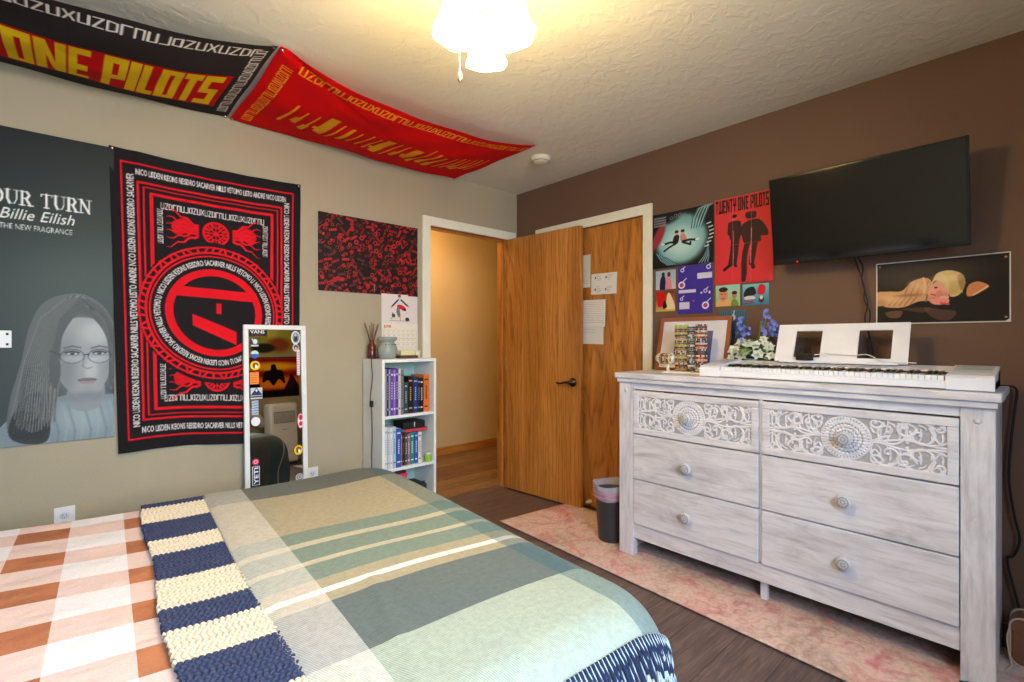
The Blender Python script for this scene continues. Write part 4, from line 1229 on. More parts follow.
DRW = [(-1.455, -2.122), (-2.137, -2.803)]
ROW = [(.690, .928), (.438, .684), (.188, .432)]
M_KNOB = mat('antique_white_knob', (208, 210, 218), .45); M_KNOBD = mat('knob_groove', (146, 147, 154), .5)
KX = [-1.781, -2.461]
for ci, (y0, y1) in enumerate(DRW):
    for ri, (z0, z1) in enumerate(ROW):
        b = MB()
        if ri == 0:
            fr = .032
            b.box(XF - .004, XF + .018, y1, y0, z0, z0 + fr); b.box(XF - .004, XF + .018, y1, y0, z1 - fr, z1); b.box(XF - .004, XF + .018, y0 - fr, y0, z0 + fr, z1 - fr); b.box(XF - .004, XF + .018, y1, y1 + fr, z0 + fr, z1 - fr)
            b.box(XF + .006, XF + .03, y1 + .001, y0 - .001, z0 + .001, z1 - .001)
        else:
            b.box(XF - .004, XF + .018, y1, y0, z0, z1)
        b.box(XF + .018, -.06, y1 + .02, y0 - .02, z0 + .02, z1 - .04)
        dw = b.build('drawer', M_WW, dr, OR_, bevel=.0035)
        ky = KX[ci]; kz = (z0 + z1) / 2 - (0 if ri == 0 else .004)
        if ri == 0:
            W, Hh = (y0 - y1) - 2 * fr + .002, (z1 - z0) - 2 * fr + .002
            X, Y, Hm = relief(W, Hh, (y0 - fr) - ky)
            shade = np.ones(X.shape + (3,)) * 255.  # recesses darkened in the colour, painting shade into the carving
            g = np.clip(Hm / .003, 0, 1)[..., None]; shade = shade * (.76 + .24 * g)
            grid_mesh('carved_panel', (XF + .0045 - Hm) - OR_[0], (y0 - fr + .001 - X) - OR_[1], Y + z0 + fr - .001, shade, M_CARVED, dw)
        kn = MB(); kx = XF - .004
        kn.lathe([(.014, 0), (.012, -.004), (.009, -.010), (.009, -.016), (.023, -.021), (.028, -.027), (.026, -.034), (.018, -.037), (0, -.038)], 28, (kx, ky, kz), 'x')
        k_ = kn.build('knob', M_KNOB, dw, OR_, smooth=True)
        rg = MB(); rg.torus(.0185, .0022, (kx - .0362, ky, kz), 'x', 24); rg.torus(.0075, .002, (kx - .037, ky, kz), 'x', 16)
        for q in range(8): rg.sphere(.0024, (kx - .0362, ky + .013 * math.cos(q * PI / 4), kz + .013 * math.sin(q * PI / 4)), 6)
        rg.build('knob_face', M_KNOBD, k_, OR_, smooth=True)

# ================================================================== KEYBOARD
KY0, KY1 = -1.828, -2.893     # left and right ends
KXF, KXB = -.435, -.172
kb = thing('piano_keyboard', 'slim white electronic piano with music rest on the dresser', 'keyboard', (-.3, -2.354, 1.028))
OK_ = (-.3, -2.354, 1.028)
M_PW = mat('white_piano_plastic', (238, 240, 250), .35)
b = MB()
b.prism([(KXF, 1.036), (KXF, 1.060), (KXF + .012, 1.066), (KXF + .16, 1.072), (KXF + .162, 1.094), (KXB, 1.110), (KXB, 1.036)], KY0, KY1, 'y')
for (a, c) in ((KY0, KY0 - .10), (KY1 + .13, KY1)):
    b.prism([(KXF - .004, 1.034), (KXF - .004, 1.078), (KXF + .014, 1.088), (KXB + .002, 1.114), (KXB + .002, 1.034)], a, c, 'y')
b.build('body', M_PW, kb, OK_, bevel=.003)
for (a, c) in ((KY0 - .012, KY0 - .088), (KY1 + .118, KY1 + .014)):
    b = MB(); b.prism([(KXF + .10, 1.0995), (KXB - .02, 1.1125), (KXB - .02, 1.115), (KXF + .10, 1.102)], a, c, 'y'); b.build('speaker_grille', mat('pale_grey_mesh', (186, 190, 196), .6), kb, OK_)
ks, ke = KY0 - .104, KY1 + .134; NK = 45; kw = (ks - ke) / NK
M_KW = mat('white_key', (246, 248, 254), .25); M_KB = mat('black_key', (22, 22, 24), .3)
b = MB(); b.box(KXF + .152, KXF + .160, ks, ke, 1.070, 1.090); b.build('key_felt', mat('red_felt', (120, 30, 34), .9), kb, OK_)
wk = None
for i in range(NK):
    if wk is None:
        b = MB(); b.box(-.070, .078, -kw / 2 + .0007, kw / 2 - .0007, -.018, 0); wk = b.build('white_key', M_KW, kb, bevel=.0015); o = wk
    else: o = wk.copy(); COL.objects.link(o)
    o.location = (KXF + .078 - OK_[0], ks - kw * (i + .5) - OK_[1], 1.083 - OK_[2])
bk = None
for i in range(NK - 1):
    if (i + 4) % 7 in (2, 6): continue
    if bk is None:
        b = MB(); b.prism([(-.045, 0), (-.040, .011), (.05, .012), (.05, 0)], -.0055, .0055, 'y'); bk = b.build('black_key', M_KB, kb, bevel=.001); o = bk
    else: o = bk.copy(); COL.objects.link(o)
    o.location = (KXF + .106 - OK_[0], ks - kw * (i + 1) - OK_[1], 1.083 - OK_[2])
b = MB(); b.prism([(KXF + .175, 1.0965), (KXF + .19, 1.098), (KXF + .19, 1.1005), (KXF + .175, 1.099)], ks - .08, ke + .2, 'y')
for q in range(14): b.box(KXF + .205, KXF + .214, ks - .12 - q * .035, ks - .135 - q * .035, 1.1, 1.1035)
b.build('control_strip', mat('grey_strip', (176, 178, 182), .5), kb, OK_)
for y in (-1.86, -2.84):
    b = MB(); b.cyl(.012, 1.026, 1.036, (-.40, y, 0), seg=14); b.cyl(.012, 1.026, 1.036, (-.21, y, 0), seg=14); b.build('rubber_foot', mat('matt_black_plastic'), kb, OK_)
# music rest: leaning plate with two rectangular openings
MY0, MY1 = -2.10, -2.62
def RP(y, h): return (-.205 + h * .42, y, 1.113 + h)
b = MB(); TH = .007
def slab(y0, y1, h0, h1):
    p = [RP(y0, h0), RP(y1, h0), RP(y1, h1), RP(y0, h1)]; q = [(x + TH, y, z - TH * .4) for x, y, z in p]
    b.add(p + q, [(0, 1, 2, 3), (7, 6, 5, 4), (0, 4, 5, 1), (1, 5, 6, 2), (2, 6, 7, 3), (3, 7, 4, 0)])
ys = [MY0, MY0 - .082, MY0 - .194, MY0 - .340, MY0 - .462, MY1]
for (i, h0, h1) in ((0, 0, .178), (2, 0, .178), (4, 0, .178)):
    slab(ys[i], ys[i + 1] if i < 4 else ys[5], h0, h1)
for i in (1, 3): slab(ys[i], ys[i + 1], 0, .020); slab(ys[i], ys[i + 1], .146, .178)
# foot flare and lip
b.box(-.228, -.203, MY0 - .03, MY1 + .03, 1.108, 1.116)
b.build('music_rest', M_PW, kb, OK_)
# phone clip and lead on the rest
b = MB(); b.box(-.214, -.222, -2.20, -2.275, 1.119, 1.150); b.box(-.2145, -.2215, -2.222, -2.232, 1.15, 1.175)
tag(b.build('small_speaker', mat('matt_black_plastic'), bevel=.003, origin=(-.218, -2.24, 1.119)), 'small black box resting in front of the music rest of the piano', 'small box')
b = MB(); b.cable([(-.222, -2.28, 1.145), (-.205, -2.33, 1.152), (-.2, -2.42, 1.146), (-.205, -2.48, 1.15), (-.215, -2.52, 1.13)], .002, 6)
b.tube([(-.215, -2.52, 1.13), (-.222, -2.55, 1.121), (-.222, -2.60, 1.121), (-.215, -2.65, 1.119)], .002, 6)
tag(b.build('white_lead', M_WHITE, smooth=True), 'thin white lead draped across the music rest of the piano', 'cable')
b = MB(); b.cable([(-.17, -2.80, 1.04), (-.06, -2.89, 1.032), (-.035, -2.93, 1.02), (-.03, -2.925, .93), (-.03, -2.915, .80), (-.03, -2.910, .66), (-.03, -2.925, .52), (-.03, -2.94, .43), (-.03, -2.923, .36), (-.03, -2.905, .335), (-.03, -2.93, .2), (-.04, -2.97, .02), (-.06, -3.05, .006)], .0045, 8)
tag(b.build('power_cord', mat('black_cable'), smooth=True), 'black power cord hanging behind the right end of the dresser', 'cable')

# ================================================================== FRAME, BRACELET STAND, FLOWERS
fy0, fy1 = -1.378, -1.822; fh = .335
fr = thing('picture_frame', 'rose-brown wooden frame with white mat leaning on the brown wall behind bracelets', 'picture frame', (-.115, (fy0 + fy1) / 2, 1.026))
fr.rotation_euler = (0, R(14), 0)
M_RW = mat('rose_brown_wood', (158, 92, 62), .45)
hw = (fy0 - fy1) / 2; fw = .024
b = MB()
for (a0, a1, c0, c1) in ((-hw, hw, 0, fw), (-hw, hw, fh - fw, fh), (-hw, -hw + fw, fw, fh - fw), (hw - fw, hw, fw, fh - fw)): b.box(-.009, .009, a0, a1, c0, c1)
b.build('moulding', M_RW, fr, bevel=.003)
b = MB(); b.box(-.002, .004, -hw + fw, hw - fw, fw, fh - fw); b.build('mat_board', mat('white_mat', (226, 222, 232), .6), fr)
b = MB(); b.box(-.004, -.002, -.12, .11, .05, .25); b.build('picture', mat('slate_picture', (104, 100, 132), .4), fr)

js = thing('jewelry_stand', 'white stand with upright posts and a side arm, loaded with bracelets', 'jewelry stand', (-.245, -1.66, 1.026))
b = MB(); b.box(-.05, .05, -.12, .12, 0, .014); b.build('base', M_WHITE, js, bevel=.003)
PST = [(.035, .278, .027), (-.025, .268, .013), (-.082, .275, .022)]
for (dy, h, r_) in PST:
    b = MB(); b.cyl(r_ * .8, .014, h, (0, dy, 0), seg=20); b.sphere(r_ * .8, (0, dy, h), 14, (1, 1, .3)); b.build('post', M_WHITE, js, smooth=True)
b = MB(); b.cyl(.008, .014, .06, (-.03, .10, 0), seg=12); b.cyl(.020, .06, .165, (-.035, 0, .085), axis='y', seg=18); b.build('side_arm', M_WHITE, js, smooth=True)
bc = {'gold': (196, 160, 92), 'brown': (122, 84, 52), 'cream': (222, 206, 176), 'green': (96, 112, 96), 'grey': (150, 158, 156), 'red': (178, 40, 48), 'plum': (110, 44, 70), 'teal': (40, 92, 100), 'lime': (196, 214, 60), 'white': (232, 230, 226)}


def bracelet(loc, r_, axis, colr, label, group, proto={}):
    key = (round(r_, 3), axis)
    if key not in proto:
        b = MB()
        n = max(12, int(2 * PI * r_ / .008))
        for k in range(n):
            a = 2 * PI * k / n; x, y = r_ * math.cos(a), r_ * math.sin(a)
            b.mi = 1 if (k * k + 3 * k) % 7 < 3 else 0
            b.sphere(.0052, {'z': (x, y, 0), 'y': (x, 0, y)}[axis], 6)
        proto[key] = b
    c2 = rng.choice(['cream', 'gold', 'white', 'brown', 'plum'])
    o = proto[key].build('bracelet', [mat(colr + '_beads', bc[colr], .3, metal=.6 if colr == 'gold' else 0.), mat(c2 + '_beads', bc[c2], .3, metal=.6 if c2 == 'gold' else 0.)], smooth=True, loc=loc, rot=(0, rng.random() * 6, 0) if axis == 'y' else (0, 0, rng.random() * 6))
    tag(o, label.replace('COL', colr), 'bracelet', group)


ORD = 'lowest second third fourth fifth sixth seventh eighth ninth tenth eleventh twelfth thirteenth fourteenth fifteenth sixteenth seventeenth eighteenth nineteenth twentieth twenty-first twenty-second twenty-third twenty-fourth twenty-fifth'.split()


def nth(i): return 'lowest' if i == 0 else ORD[i] + ' from the bottom'


seqs = [(['lime', 'gold', 'brown', 'cream', 'gold', 'brown'], 'COL beaded bracelet stacked on the left post of the stand', 'bracelets on the left post'),
        (['grey', 'green', 'white', 'green', 'teal'], 'COL beaded bracelet stacked on the slim middle post', 'bracelets on the middle post'),
        (['red', 'white', 'plum', 'teal', 'red', 'cream'], 'COL beaded bracelet stacked on the right post of the stand', 'bracelets on the right post')]
for (dy, h, r_), (sq, lb, gp) in zip(PST, seqs):
    z = .024; i = 0
    while z < h - .004:
        c_ = sq[i % len(sq)] if i else sq[1]
        if z > h - .02 and sq[0] == 'lime': c_ = 'lime'
        bracelet((-.245 + rng.uniform(-.002, .002), -1.66 + dy, 1.026 + z), r_ + .0045, 'z', c_, lb.replace('stacked', nth(i)), gp); z += .0112; i += 1
for k in range(8):
    bracelet((-.28, -1.66 + .068 + k * .0112, 1.026 + .085), .0265, 'y', ['gold', 'cream', 'brown'][k % 3], 'COL bangle ' + ['nearest the left end', 'second from the left end', 'third from the left end', 'fourth from the left end', 'fifth from the left end', 'sixth from the left end', 'seventh from the left end', 'nearest the posts'][7 - k] + ' of the side arm of the stand', 'bangles on the side arm')

fl = thing('flower_arrangement', 'white flowers and blue blossom spikes in a small glass vase behind the piano', 'flowers', (-.10, -1.965, 1.026))
fl.scale = (1.1, 1.2, 1.08)
b = MB(); b.lathe([(.0, 0), (.034, 0), (.038, .01), (.036, .05), (.042, .085), (.040, .085), (.034, .05), (.034, .01)], 20); b.build('vase', mat('pale_blue_glass', (190, 214, 222), .12, spec=.6), fl, smooth=True)
rf = random.Random(4)
M_GR = mat('leaf_green', (104, 140, 78), .6); M_GRP = mat('pale_leaf', (186, 204, 150), .6); M_FW = mat('white_petal', (226, 232, 220), .6); M_FB = mat('blue_petal', (120, 136, 226), .6); M_FC = mat('flower_centre', (186, 190, 110), .6)


def petals(b, c, r_, n, nrm, open_=.5, w_=.5):
    N = Vector(nrm).normalized(); T = N.orthogonal().normalized(); B2 = N.cross(T)
    for k in range(n):
        a = 2 * PI * k / n + rf.random() * .3; d = T * math.cos(a) + B2 * math.sin(a); s_ = N.cross(d)
        c0 = Vector(c)
        p = [c0, c0 + d * r_ * .5 + s_ * r_ * w_ * .5 + N * r_ * open_ * .4, c0 + d * r_ + N * r_ * open_ * .3, c0 + d * r_ * .5 - s_ * r_ * w_ * .5 + N * r_ * open_ * .4, c0 + d * r_ * .55 + N * r_ * open_ * .15]
        b.add([tuple(q) for q in p], [(0, 1, 4), (1, 2, 4), (2, 3, 4), (3, 0, 4)])


def leaf(b, p0, d, L, w_):
    p0 = Vector(p0); d = Vector(d).normalized(); s_ = d.cross(Vector((0, 0, 1))); s_ = s_.normalized() if s_.length > .01 else Vector((1, 0, 0)); N = s_.cross(d)
    pts = []
    for t, ww in ((0, .1), (.3, .9), (.6, 1), (.85, .5), (1, .05)):
        c = p0 + d * L * t - Vector((0, 0, 1)) * L * .35 * t * t; pts += [c - s_ * w_ * ww, c + N * w_ * -.25, c + s_ * w_ * ww]
    fs = []
    for i in range(4):
        a = i * 3; fs += [(a, a + 1, a + 4, a + 3), (a + 1, a + 2, a + 5, a + 4)]
    b.add([tuple(p) for p in pts], fs)


b = MB(); b.mi = 0
for k in range(110):
    a = rf.random() * 2 * PI; el = rf.uniform(-.1, 1.1); d = (math.cos(a) * math.cos(el) * .75, math.sin(a) * math.cos(el), math.sin(el)); b.mi = 1 if rf.random() < .45 else 0
    leaf(b, (d[0] * .02, d[1] * .03, .09 + rf.random() * .05), d, rf.uniform(.05, .10), rf.uniform(.010, .019))
b.mi = 0
for (dy, h) in ((.06, .29), (-.055, .31), (-.03, .27), (-.085, .26)): b.tube([(0, 0, .05), (-.005, dy * .5, h * .5), (-.01, dy, h)], .002, 6)
b.build('foliage', [M_GR, M_GRP], fl, smooth=True)
heads = [(-.035, .075, .125, .034), (-.05, .035, .10, .032), (-.045, -.02, .15, .026), (-.05, .01, .155, .026), (-.04, -.075, .14, .026), (-.055, -.035, .105, .03), (-.05, -.085, .1, .024), (-.02, .05, .165, .026), (-.045, .085, .085, .025), (-.02, -.045, .18, .02), (-.05, -.06, .16, .018)]
for (x, y, z, r_) in heads:
    b = MB(); petals(b, (x, y, z), r_, 6, (-1, y * 3, .5), .6, .8); petals(b, (x - .003, y, z + .002), r_ * .6, 5, (-1, y * 3, .6), 1., .8); b.mi = 1; b.sphere(r_ * .18, (x - .006, y, z + .003), 8); b.build('white_flower', [M_FW, M_FC], fl)
for (y, z0, z1, n) in ((.055, .17, .29, 30), (-.055, .20, .32, 34), (-.085, .19, .27, 22), (.03, .2, .245, 16)):
    b = MB()
    for k in range(n):
        t = k / n; a = rf.random() * 2 * PI; rr = .022 * (1 - t * .65)
        c = (-.015 + rr * math.cos(a), y + rr * math.sin(a), z0 + (z1 - z0) * t); petals(b, c, .011, 5, (math.cos(a) - .3, math.sin(a), .3), .5, .8)
    b.build('blue_blossom_spike', M_FB, fl)

# ================================================================== TRASH CAN
tc = thing('trash_can', 'dark grey tapered wastebasket with a clear liner beside the dresser', 'wastebasket', (-.352, -1.228, .006))
b = MB()
pr = [(.078, 0), (.080, .004), (.102, .290), (.105, .293), (.105, .303), (.101, .303), (.098, .28), (.076, .008), (0, .008)]
b.lathe(pr[::1], 32); b.build('bin_body', mat('charcoal_plastic', (58, 60, 66), .45), tc, smooth=True)
b = MB(); v = []; fc = []; seg = 48
for i, (r_, h) in enumerate([(.107, .255), (.110, .262), (.110, .285), (.110, .297), (.111, .305), (.113, .345), (.1115, .345), (.106, .306), (.09, .25), (.07, .10)]):
    for q in range(seg):
        a = 2 * PI * q / seg; rr = r_ + .002 * math.sin(7 * a + i) + (.002 * math.sin(13 * a) if i in (0, 1) else 0); v.append((rr * math.cos(a), rr * math.sin(a), h + (.006 * math.sin(3 * a + 1) if i in (5, 6) else .004 * math.sin(5 * a) if i < 2 else 0)))
for i in range(9):
    for q in range(seg): fc.append((i * seg + q, i * seg + (q + 1) % seg, (i + 1) * seg + (q + 1) % seg, (i + 1) * seg + q))
b.add(v, fc); b.build('liner', mat('milky_liner', (196, 196, 212), .25, alpha=.55), tc, smooth=True)
b = MB(); b.torus(.111, .004, (0, 0, .272), seg=40); b.torus(.1115, .003, (0, 0, .297), seg=40); b.build('drawstring', mat('pink_drawstring', (206, 110, 140), .5), tc, smooth=True)

# ================================================================== RUG
t = NT('faded_rug', .95, .1); v = t.obj()
n1 = t.noise(v, 3.2, 8, .68, .6); n2 = t.noise(t.mapping(v, loc=(7, 3, 1)), 5.5, 6, .6, 1.2); n3 = t.noise(v, 60, 5, .7)
c = t.ramp(n1, [(.34, (178, 152, 138)), (.46, (214, 194, 184)), (.6, (222, 190, 186)), (.75, (176, 146, 132))])
c = t.mix(t.ramp(n2, [(.50, (0, 0, 0)), (.72, (255, 255, 255))]), c, (204, 128, 134))
c = t.mix(.38, c, t.ramp(n3, [(.35, (165, 155, 150)), (.6, (255, 255, 255))]), 'MULTIPLY')
vo = t.n('TexVoronoi'); vo.inputs['Scale'].default_value = 13; t.l(t.mapping(v, (1, 1, 1)), vo.inputs['Vector'])
c = t.mix(.25, c, t.ramp(vo.outputs['Distance'], [(.25, (255, 255, 255)), (.4, (180, 140, 120)), (.5, (255, 255, 255))]), 'MULTIPLY')
t.color(c); t.bump(n3, .002)
RC = [(-.665, -.552), (-.045, -.615), (-.10, -3.30), (-.80, -3.26)]
U, V = np.meshgrid(np.linspace(0, 1, 40), np.linspace(0, 1, 160))
X = (RC[0][0] * (1 - V) + RC[3][0] * V) * (1 - U) + (RC[1][0] * (1 - V) + RC[2][0] * V) * U
Y = (RC[0][1] * (1 - U) + RC[1][1] * U) * (1 - V) + (RC[3][1] * (1 - U) + RC[2][1] * U) * V
rg = grid_mesh('runner_rug', X, Y, .006 + 0 * X, None, t.m, solid=.0055)
tag(rg, 'faded pink and beige patterned runner rug lying under the dresser', 'rug')

# ================================================================== BOOKSHELF
bs = thing('bookshelf', 'narrow white three-tier bookshelf standing left of the doorway', 'bookshelf', (-1.182, -.14, 0))
OB = (-1.182, -.14, 0); bx0, bx1, by0, by1, bz = -1.378, -.987, -.277, -.016, 1.096
M_SH = mat('white_laminate', (240, 242, 238), .5); M_SHB = mat('pale_green_back', (176, 206, 190), .6)
b = MB(); b.box(bx0, bx0 + .018, by0, by1, 0, bz); b.build('side_panel', M_SH, bs, OB, bevel=.0015)
b = MB(); b.box(bx1 - .018, bx1, by0, by1, 0, bz); b.build('side_panel', M_SH, bs, OB, bevel=.0015)
b = MB(); b.box(bx0 + .018, bx1 - .018, by0, by1, bz - .02, bz); b.build('top_board', M_SH, bs, OB, bevel=.0015)
SHZ = [.745, .415, .07]
for z in SHZ:
    b = MB(); b.box(bx0 + .018, bx1 - .018, by0 + .002, by1, z - .018, z); b.build('shelf', M_SH, bs, OB, bevel=.0015)
b = MB(); b.box(bx0 + .018, bx1 - .018, by1 - .006, by1, 0, bz - .02); b.build('back_board', M_SHB, bs, OB)
b = MB(); b.box(bx0 + .018, bx1 - .018, by0 + .03, by0 + .045, 0, .052); b.build('plinth', M_SH, bs, OB)
M_PG = mat('book_pages', (226, 216, 192), .8)


def book(x, z, w_, h, d, col, label, group, lean=0., band=None, flat=False, front=None):
    x0 = -w_ / 2; m = mat('cover_%d_%d_%d' % col, col, .45)
    o = thing('book', label, 'book', (x, front if front is not None else by0 + .02, z), 0, group)
    b = MB()
    if not flat:
        b.box(-w_ / 2, w_ / 2, 0, .003, 0, h); b.box(-w_ / 2, -w_ / 2 + .002, 0, d, 0, h); b.box(w_ / 2 - .002, w_ / 2, 0, d, 0, h)
        if band:
            b.mi = 1
            for (h0, h1) in ((.12, .16), (.35, .75), (.86, .90)): b.box(-w_ / 2 * .62, w_ / 2 * .62, -.0006, .001, h * h0, h * h1) if h1 - h0 < .1 else [b.box(-w_ * .14, w_ * .14, -.0006, .001, h * (h0 + q * .055), h * (h0 + q * .055 + .035)) for q in range(7)]
        b.build('cover', [m, mat('spine_ink_%d_%d_%d' % (band or (0, 0, 0)), band or (0, 0, 0), .5)], o, bevel=.0008)
        b = MB(); b.box(-w_ / 2 + .002, w_ / 2 - .002, .003, d - .004, .003, h - .004); b.build('pages', M_PG, o)
    else:
        b.box(-w_ / 2, w_ / 2, 0, d, 0, .002); b.box(-w_ / 2, w_ / 2, 0, d, h - .002, h); b.box(-w_ / 2, w_ / 2, 0, .003, 0, h); b.build('cover', m, o)
        b = MB(); b.box(-w_ / 2 + .003, w_ / 2 - .003, .003, d - .003, .002, h - .002); b.build('pages', M_PG, o)
    o.rotation_euler = (0, lean, 0)
    return o


upper = [(.0075, .292, (190, 186, 190), 'slim pale grey', (120, 120, 130)), (.012, .290, (52, 44, 84), 'dark indigo', (190, 180, 210)), (.010, .288, (176, 170, 196), 'pale lilac', (90, 80, 120)), (.018, .290, (104, 66, 168), 'bright violet', (226, 216, 240)), (.014, .286, (150, 120, 196), 'lavender', (240, 240, 246)), (.016, .292, (92, 58, 150), 'deep purple', (206, 196, 230)), (.016, .290, (216, 214, 208), 'off-white', (120, 116, 120)), (.018, .282, (128, 124, 122), 'mid grey', (60, 60, 60)),
         (.026, .20, (32, 72, 84), 'dark teal', (170, 196, 190)), (.034, .236, (24, 22, 24), 'thick black', (196, 140, 60)), (.034, .232, (32, 48, 110), 'navy blue', (130, 176, 226)), (.012, .225, (22, 28, 58), 'thin midnight blue', (190, 190, 210)), (.024, .222, (26, 24, 26), 'black with white spine marks', (226, 222, 216)), (.040, .240, (226, 112, 34), 'thick orange', (60, 34, 20))]
x = bx0 + .028
for i, (w_, h, c_, nm, bd) in enumerate(upper):
    if i == 8: x += .012
    w2 = w_ * 1.06
    book(x + w2 / 2, SHZ[0], w2, h, .20 if i < 8 else .16, c_, nm + ' book standing upright on the upper shelf of the white bookshelf', 'books on the upper shelf', band=bd, front=by0 + (.012 if i < 8 else .03)); x += w2 + .0012
lower = [(.012, .262, (224, 226, 230), 'leftmost tall white', (160, 160, 170)), (.014, .258, (206, 212, 220), 'tall bluish-white', (150, 156, 170)), (.014, .255, (232, 234, 236), 'third-from-left tall white', (170, 176, 190)), (.016, .258, (168, 200, 220), 'pale sky blue', (90, 120, 160)), (.028, .245, (46, 84, 170), 'thick royal blue', (206, 216, 236)), (.012, .205, (206, 90, 104), 'coral pink', (250, 236, 236)), (.012, .205, (36, 32, 34), 'slim black', (200, 60, 60)), (.016, .20, (40, 96, 70), 'dark green', (206, 206, 150)), (.012, .20, (196, 90, 150), 'magenta pink', (240, 226, 240)), (.024, .205, (34, 136, 122), 'teal green', (206, 236, 226)), (.020, .205, (46, 90, 176), 'medium blue', (226, 226, 240)), (.020, .20, (222, 220, 214), 'cream white', (190, 60, 50))]
x = bx0 + .024
for i, (w_, h, c_, nm, bd) in enumerate(lower):
    w2 = w_ * 1.30
    book(x + w2 / 2, SHZ[1], w2, h, .19 if i < 5 else .14, c_, nm + ' book standing upright on the lower shelf of the white bookshelf', 'books on the lower shelf', band=bd, front=by0 + (.012 if i < 5 else .03)); x += w2 + .0012
book(-1.115, SHZ[1] + .2065, .165, .022, .12, (206, 70, 80), 'thin red book lying flat on top of the lower row of books', 'books on the lower shelf', flat=True, front=by0 + .035)
b = MB(); b.box(-1.215, -1.055, by0 + .03, by0 + .16, SHZ[1] + .2295, SHZ[1] + .275)
bxo = b.build('storage_box', mat('matt_black_box', (26, 24, 26), .5), bevel=.003, origin=(-1.13, by0 + .09, SHZ[1] + .2295)); tag(bxo, 'black box lying on the flat red book in the bookshelf', 'box')
b = MB(); b.box(-.008, -.002, -.0615, -.0603, .01, .04); b.build('white_label', M_WHITE, bxo)
cj = thing('candle_jar', 'small lime green candle jar at the right end of the lower shelf', 'candle', (-1.035, by0 + .002 + .024, SHZ[1]))
b = MB(); b.lathe([(0, 0), (.021, 0), (.023, .004), (.023, .045), (.021, .047), (0, .047)], 20); b.build('jar', mat('lime_wax', (150, 196, 60), .25), cj, smooth=True)
b = MB(); b.lathe([(.0235, .047), (.0235, .058), (.0, .060)], 20); b.build('lid', mat('pale_lid', (216, 222, 196), .4), cj, smooth=True)
b = MB(); b.box(-1.35, -1.20, by0 + .02, by0 + .12, SHZ[2], SHZ[2] + .315)
o = b.build('file_holder', mat('dark_plum_card', (70, 30, 50), .6), bevel=.003, origin=(-1.27, by0 + .07, SHZ[2])); tag(o, 'dark plum file box on the bottom shelf of the bookshelf', 'box')
b = MB(); b.box(-.076, .076, -.0522, -.0506, .27, .300); b.build('pink_label', mat('pink_card', (200, 60, 100), .5), o)
b = MB(); b.box(-1.12, -1.03, by0 + .04, by0 + .2, SHZ[2], SHZ[2] + .20)
o = b.build('storage_case', mat('dark_slate_case', (48, 56, 58), .5), bevel=.012, origin=(-1.075, by0 + .1, SHZ[2])); tag(o, 'dark slate case on the bottom shelf, right of the plum file box', 'case')
b = MB(); b.tube([(-.02, -.062, .198), (-.02, -.062, .215), (.02, -.062, .215), (.02, -.062, .198)], .004, 6); b.build('carry_handle', mat('dark_slate_case'), o)

# on top of the shelf
ww = thing('wax_warmer', 'pale grey-green ceramic wax warmer with pierced neck on the bookshelf', 'wax warmer', (-1.273, -.145, bz))
b = MB(); b.lathe([(0, 0), (.044, 0), (.052, .006), (.062, .035), (.064, .055), (.058, .082), (.046, .098), (.043, .108), (.054, .116), (.060, .122), (.061, .138), (.056, .140), (.045, .132), (0, .130)], 32)
b.build('ceramic_body', mat('grey_green_glaze', (150, 160, 152), .2), ww, smooth=True)
for k in range(7):
    a = R(-130) + k * R(22); b = MB(); b.sphere(.0035, (.0545 * math.cos(a), .0545 * math.sin(a), .092), 8); b.build('pierced_hole', mat('hole_black', (20, 20, 20), .8), ww, smooth=True)
b = MB(); b.cable([(-1.325, -.13, bz + .006), (-1.355, -.13, bz + .006), (-1.384, -.15, bz + .003), (-1.387, -.155, bz - .04), (-1.385, -.16, .98), (-1.390, -.145, .85), (-1.384, -.15, .76), (-1.386, -.16, .62), (-1.384, -.15, .5), (-1.39, -.155, .40), (-1.42, -.12, .33), (-1.5, -.04, .30)], .003, 8)
cdn = b.build('warmer_cord', mat('brown_black_cable', (52, 34, 32), .5), smooth=True); tag(cdn, 'dark cord with inline switch hanging down the left side of the bookshelf', 'cable')
b = MB(); b.box(-1.397, -1.380, -.168, -.142, .795, .835); b.build('inline_switch', mat('matt_black_plastic'), cdn, bevel=.005)
rd = thing('reed_diffuser', 'reed diffuser bottle of dark red oil with brown reeds on the bookshelf', 'reed diffuser', (-1.346, -.075, bz))
b = MB(); b.lathe([(0, 0), (.026, 0), (.027, .004), (.027, .085), (.015, .10), (.013, .12), (.016, .122), (0, .122)], 20); b.build('bottle', mat('amber_red_glass', (92, 34, 34), .12, spec=.6), rd, smooth=True)
for k in range(10):
    a = k * 2.4; sp = .03 + .012 * math.sin(k * 1.7); b = MB(); b.tube([(0, 0, .02), (sp * math.cos(a) * .35, sp * math.sin(a) * .35, .12), (sp * 1.3 * math.cos(a), sp * 1.1 * math.sin(a) * .8, .225 + .012 * math.sin(k * 3))], .002, 6); b.build('reed', mat('brown_reed', (112, 72, 58), .8), rd)
vc = thing('votive_candle', 'small cream votive candle at the right end of the bookshelf top', 'candle', (-1.035, -.12, bz))
b = MB(); b.lathe([(0, 0), (.017, 0), (.02, .05), (.018, .05), (.016, .042), (0, .042)], 18); b.build('cup', mat('cream_wax', (228, 222, 190), .4), vc, smooth=True)
b = MB(); b.tube([(0, 0, .04), (.001, 0, .052)], .001, 5); b.build('wick', mat('hole_black'), vc)
b = MB(); b.box(-1.19, -1.06, -.17, -.10, bz, bz + .018); o = b.build('wooden_tray', mat('dark_walnut', (96, 62, 44), .5), bevel=.002, origin=(-1.125, -.135, bz)); tag(o, 'small dark wooden tray on top of the bookshelf beside the wax warmer', 'tray')
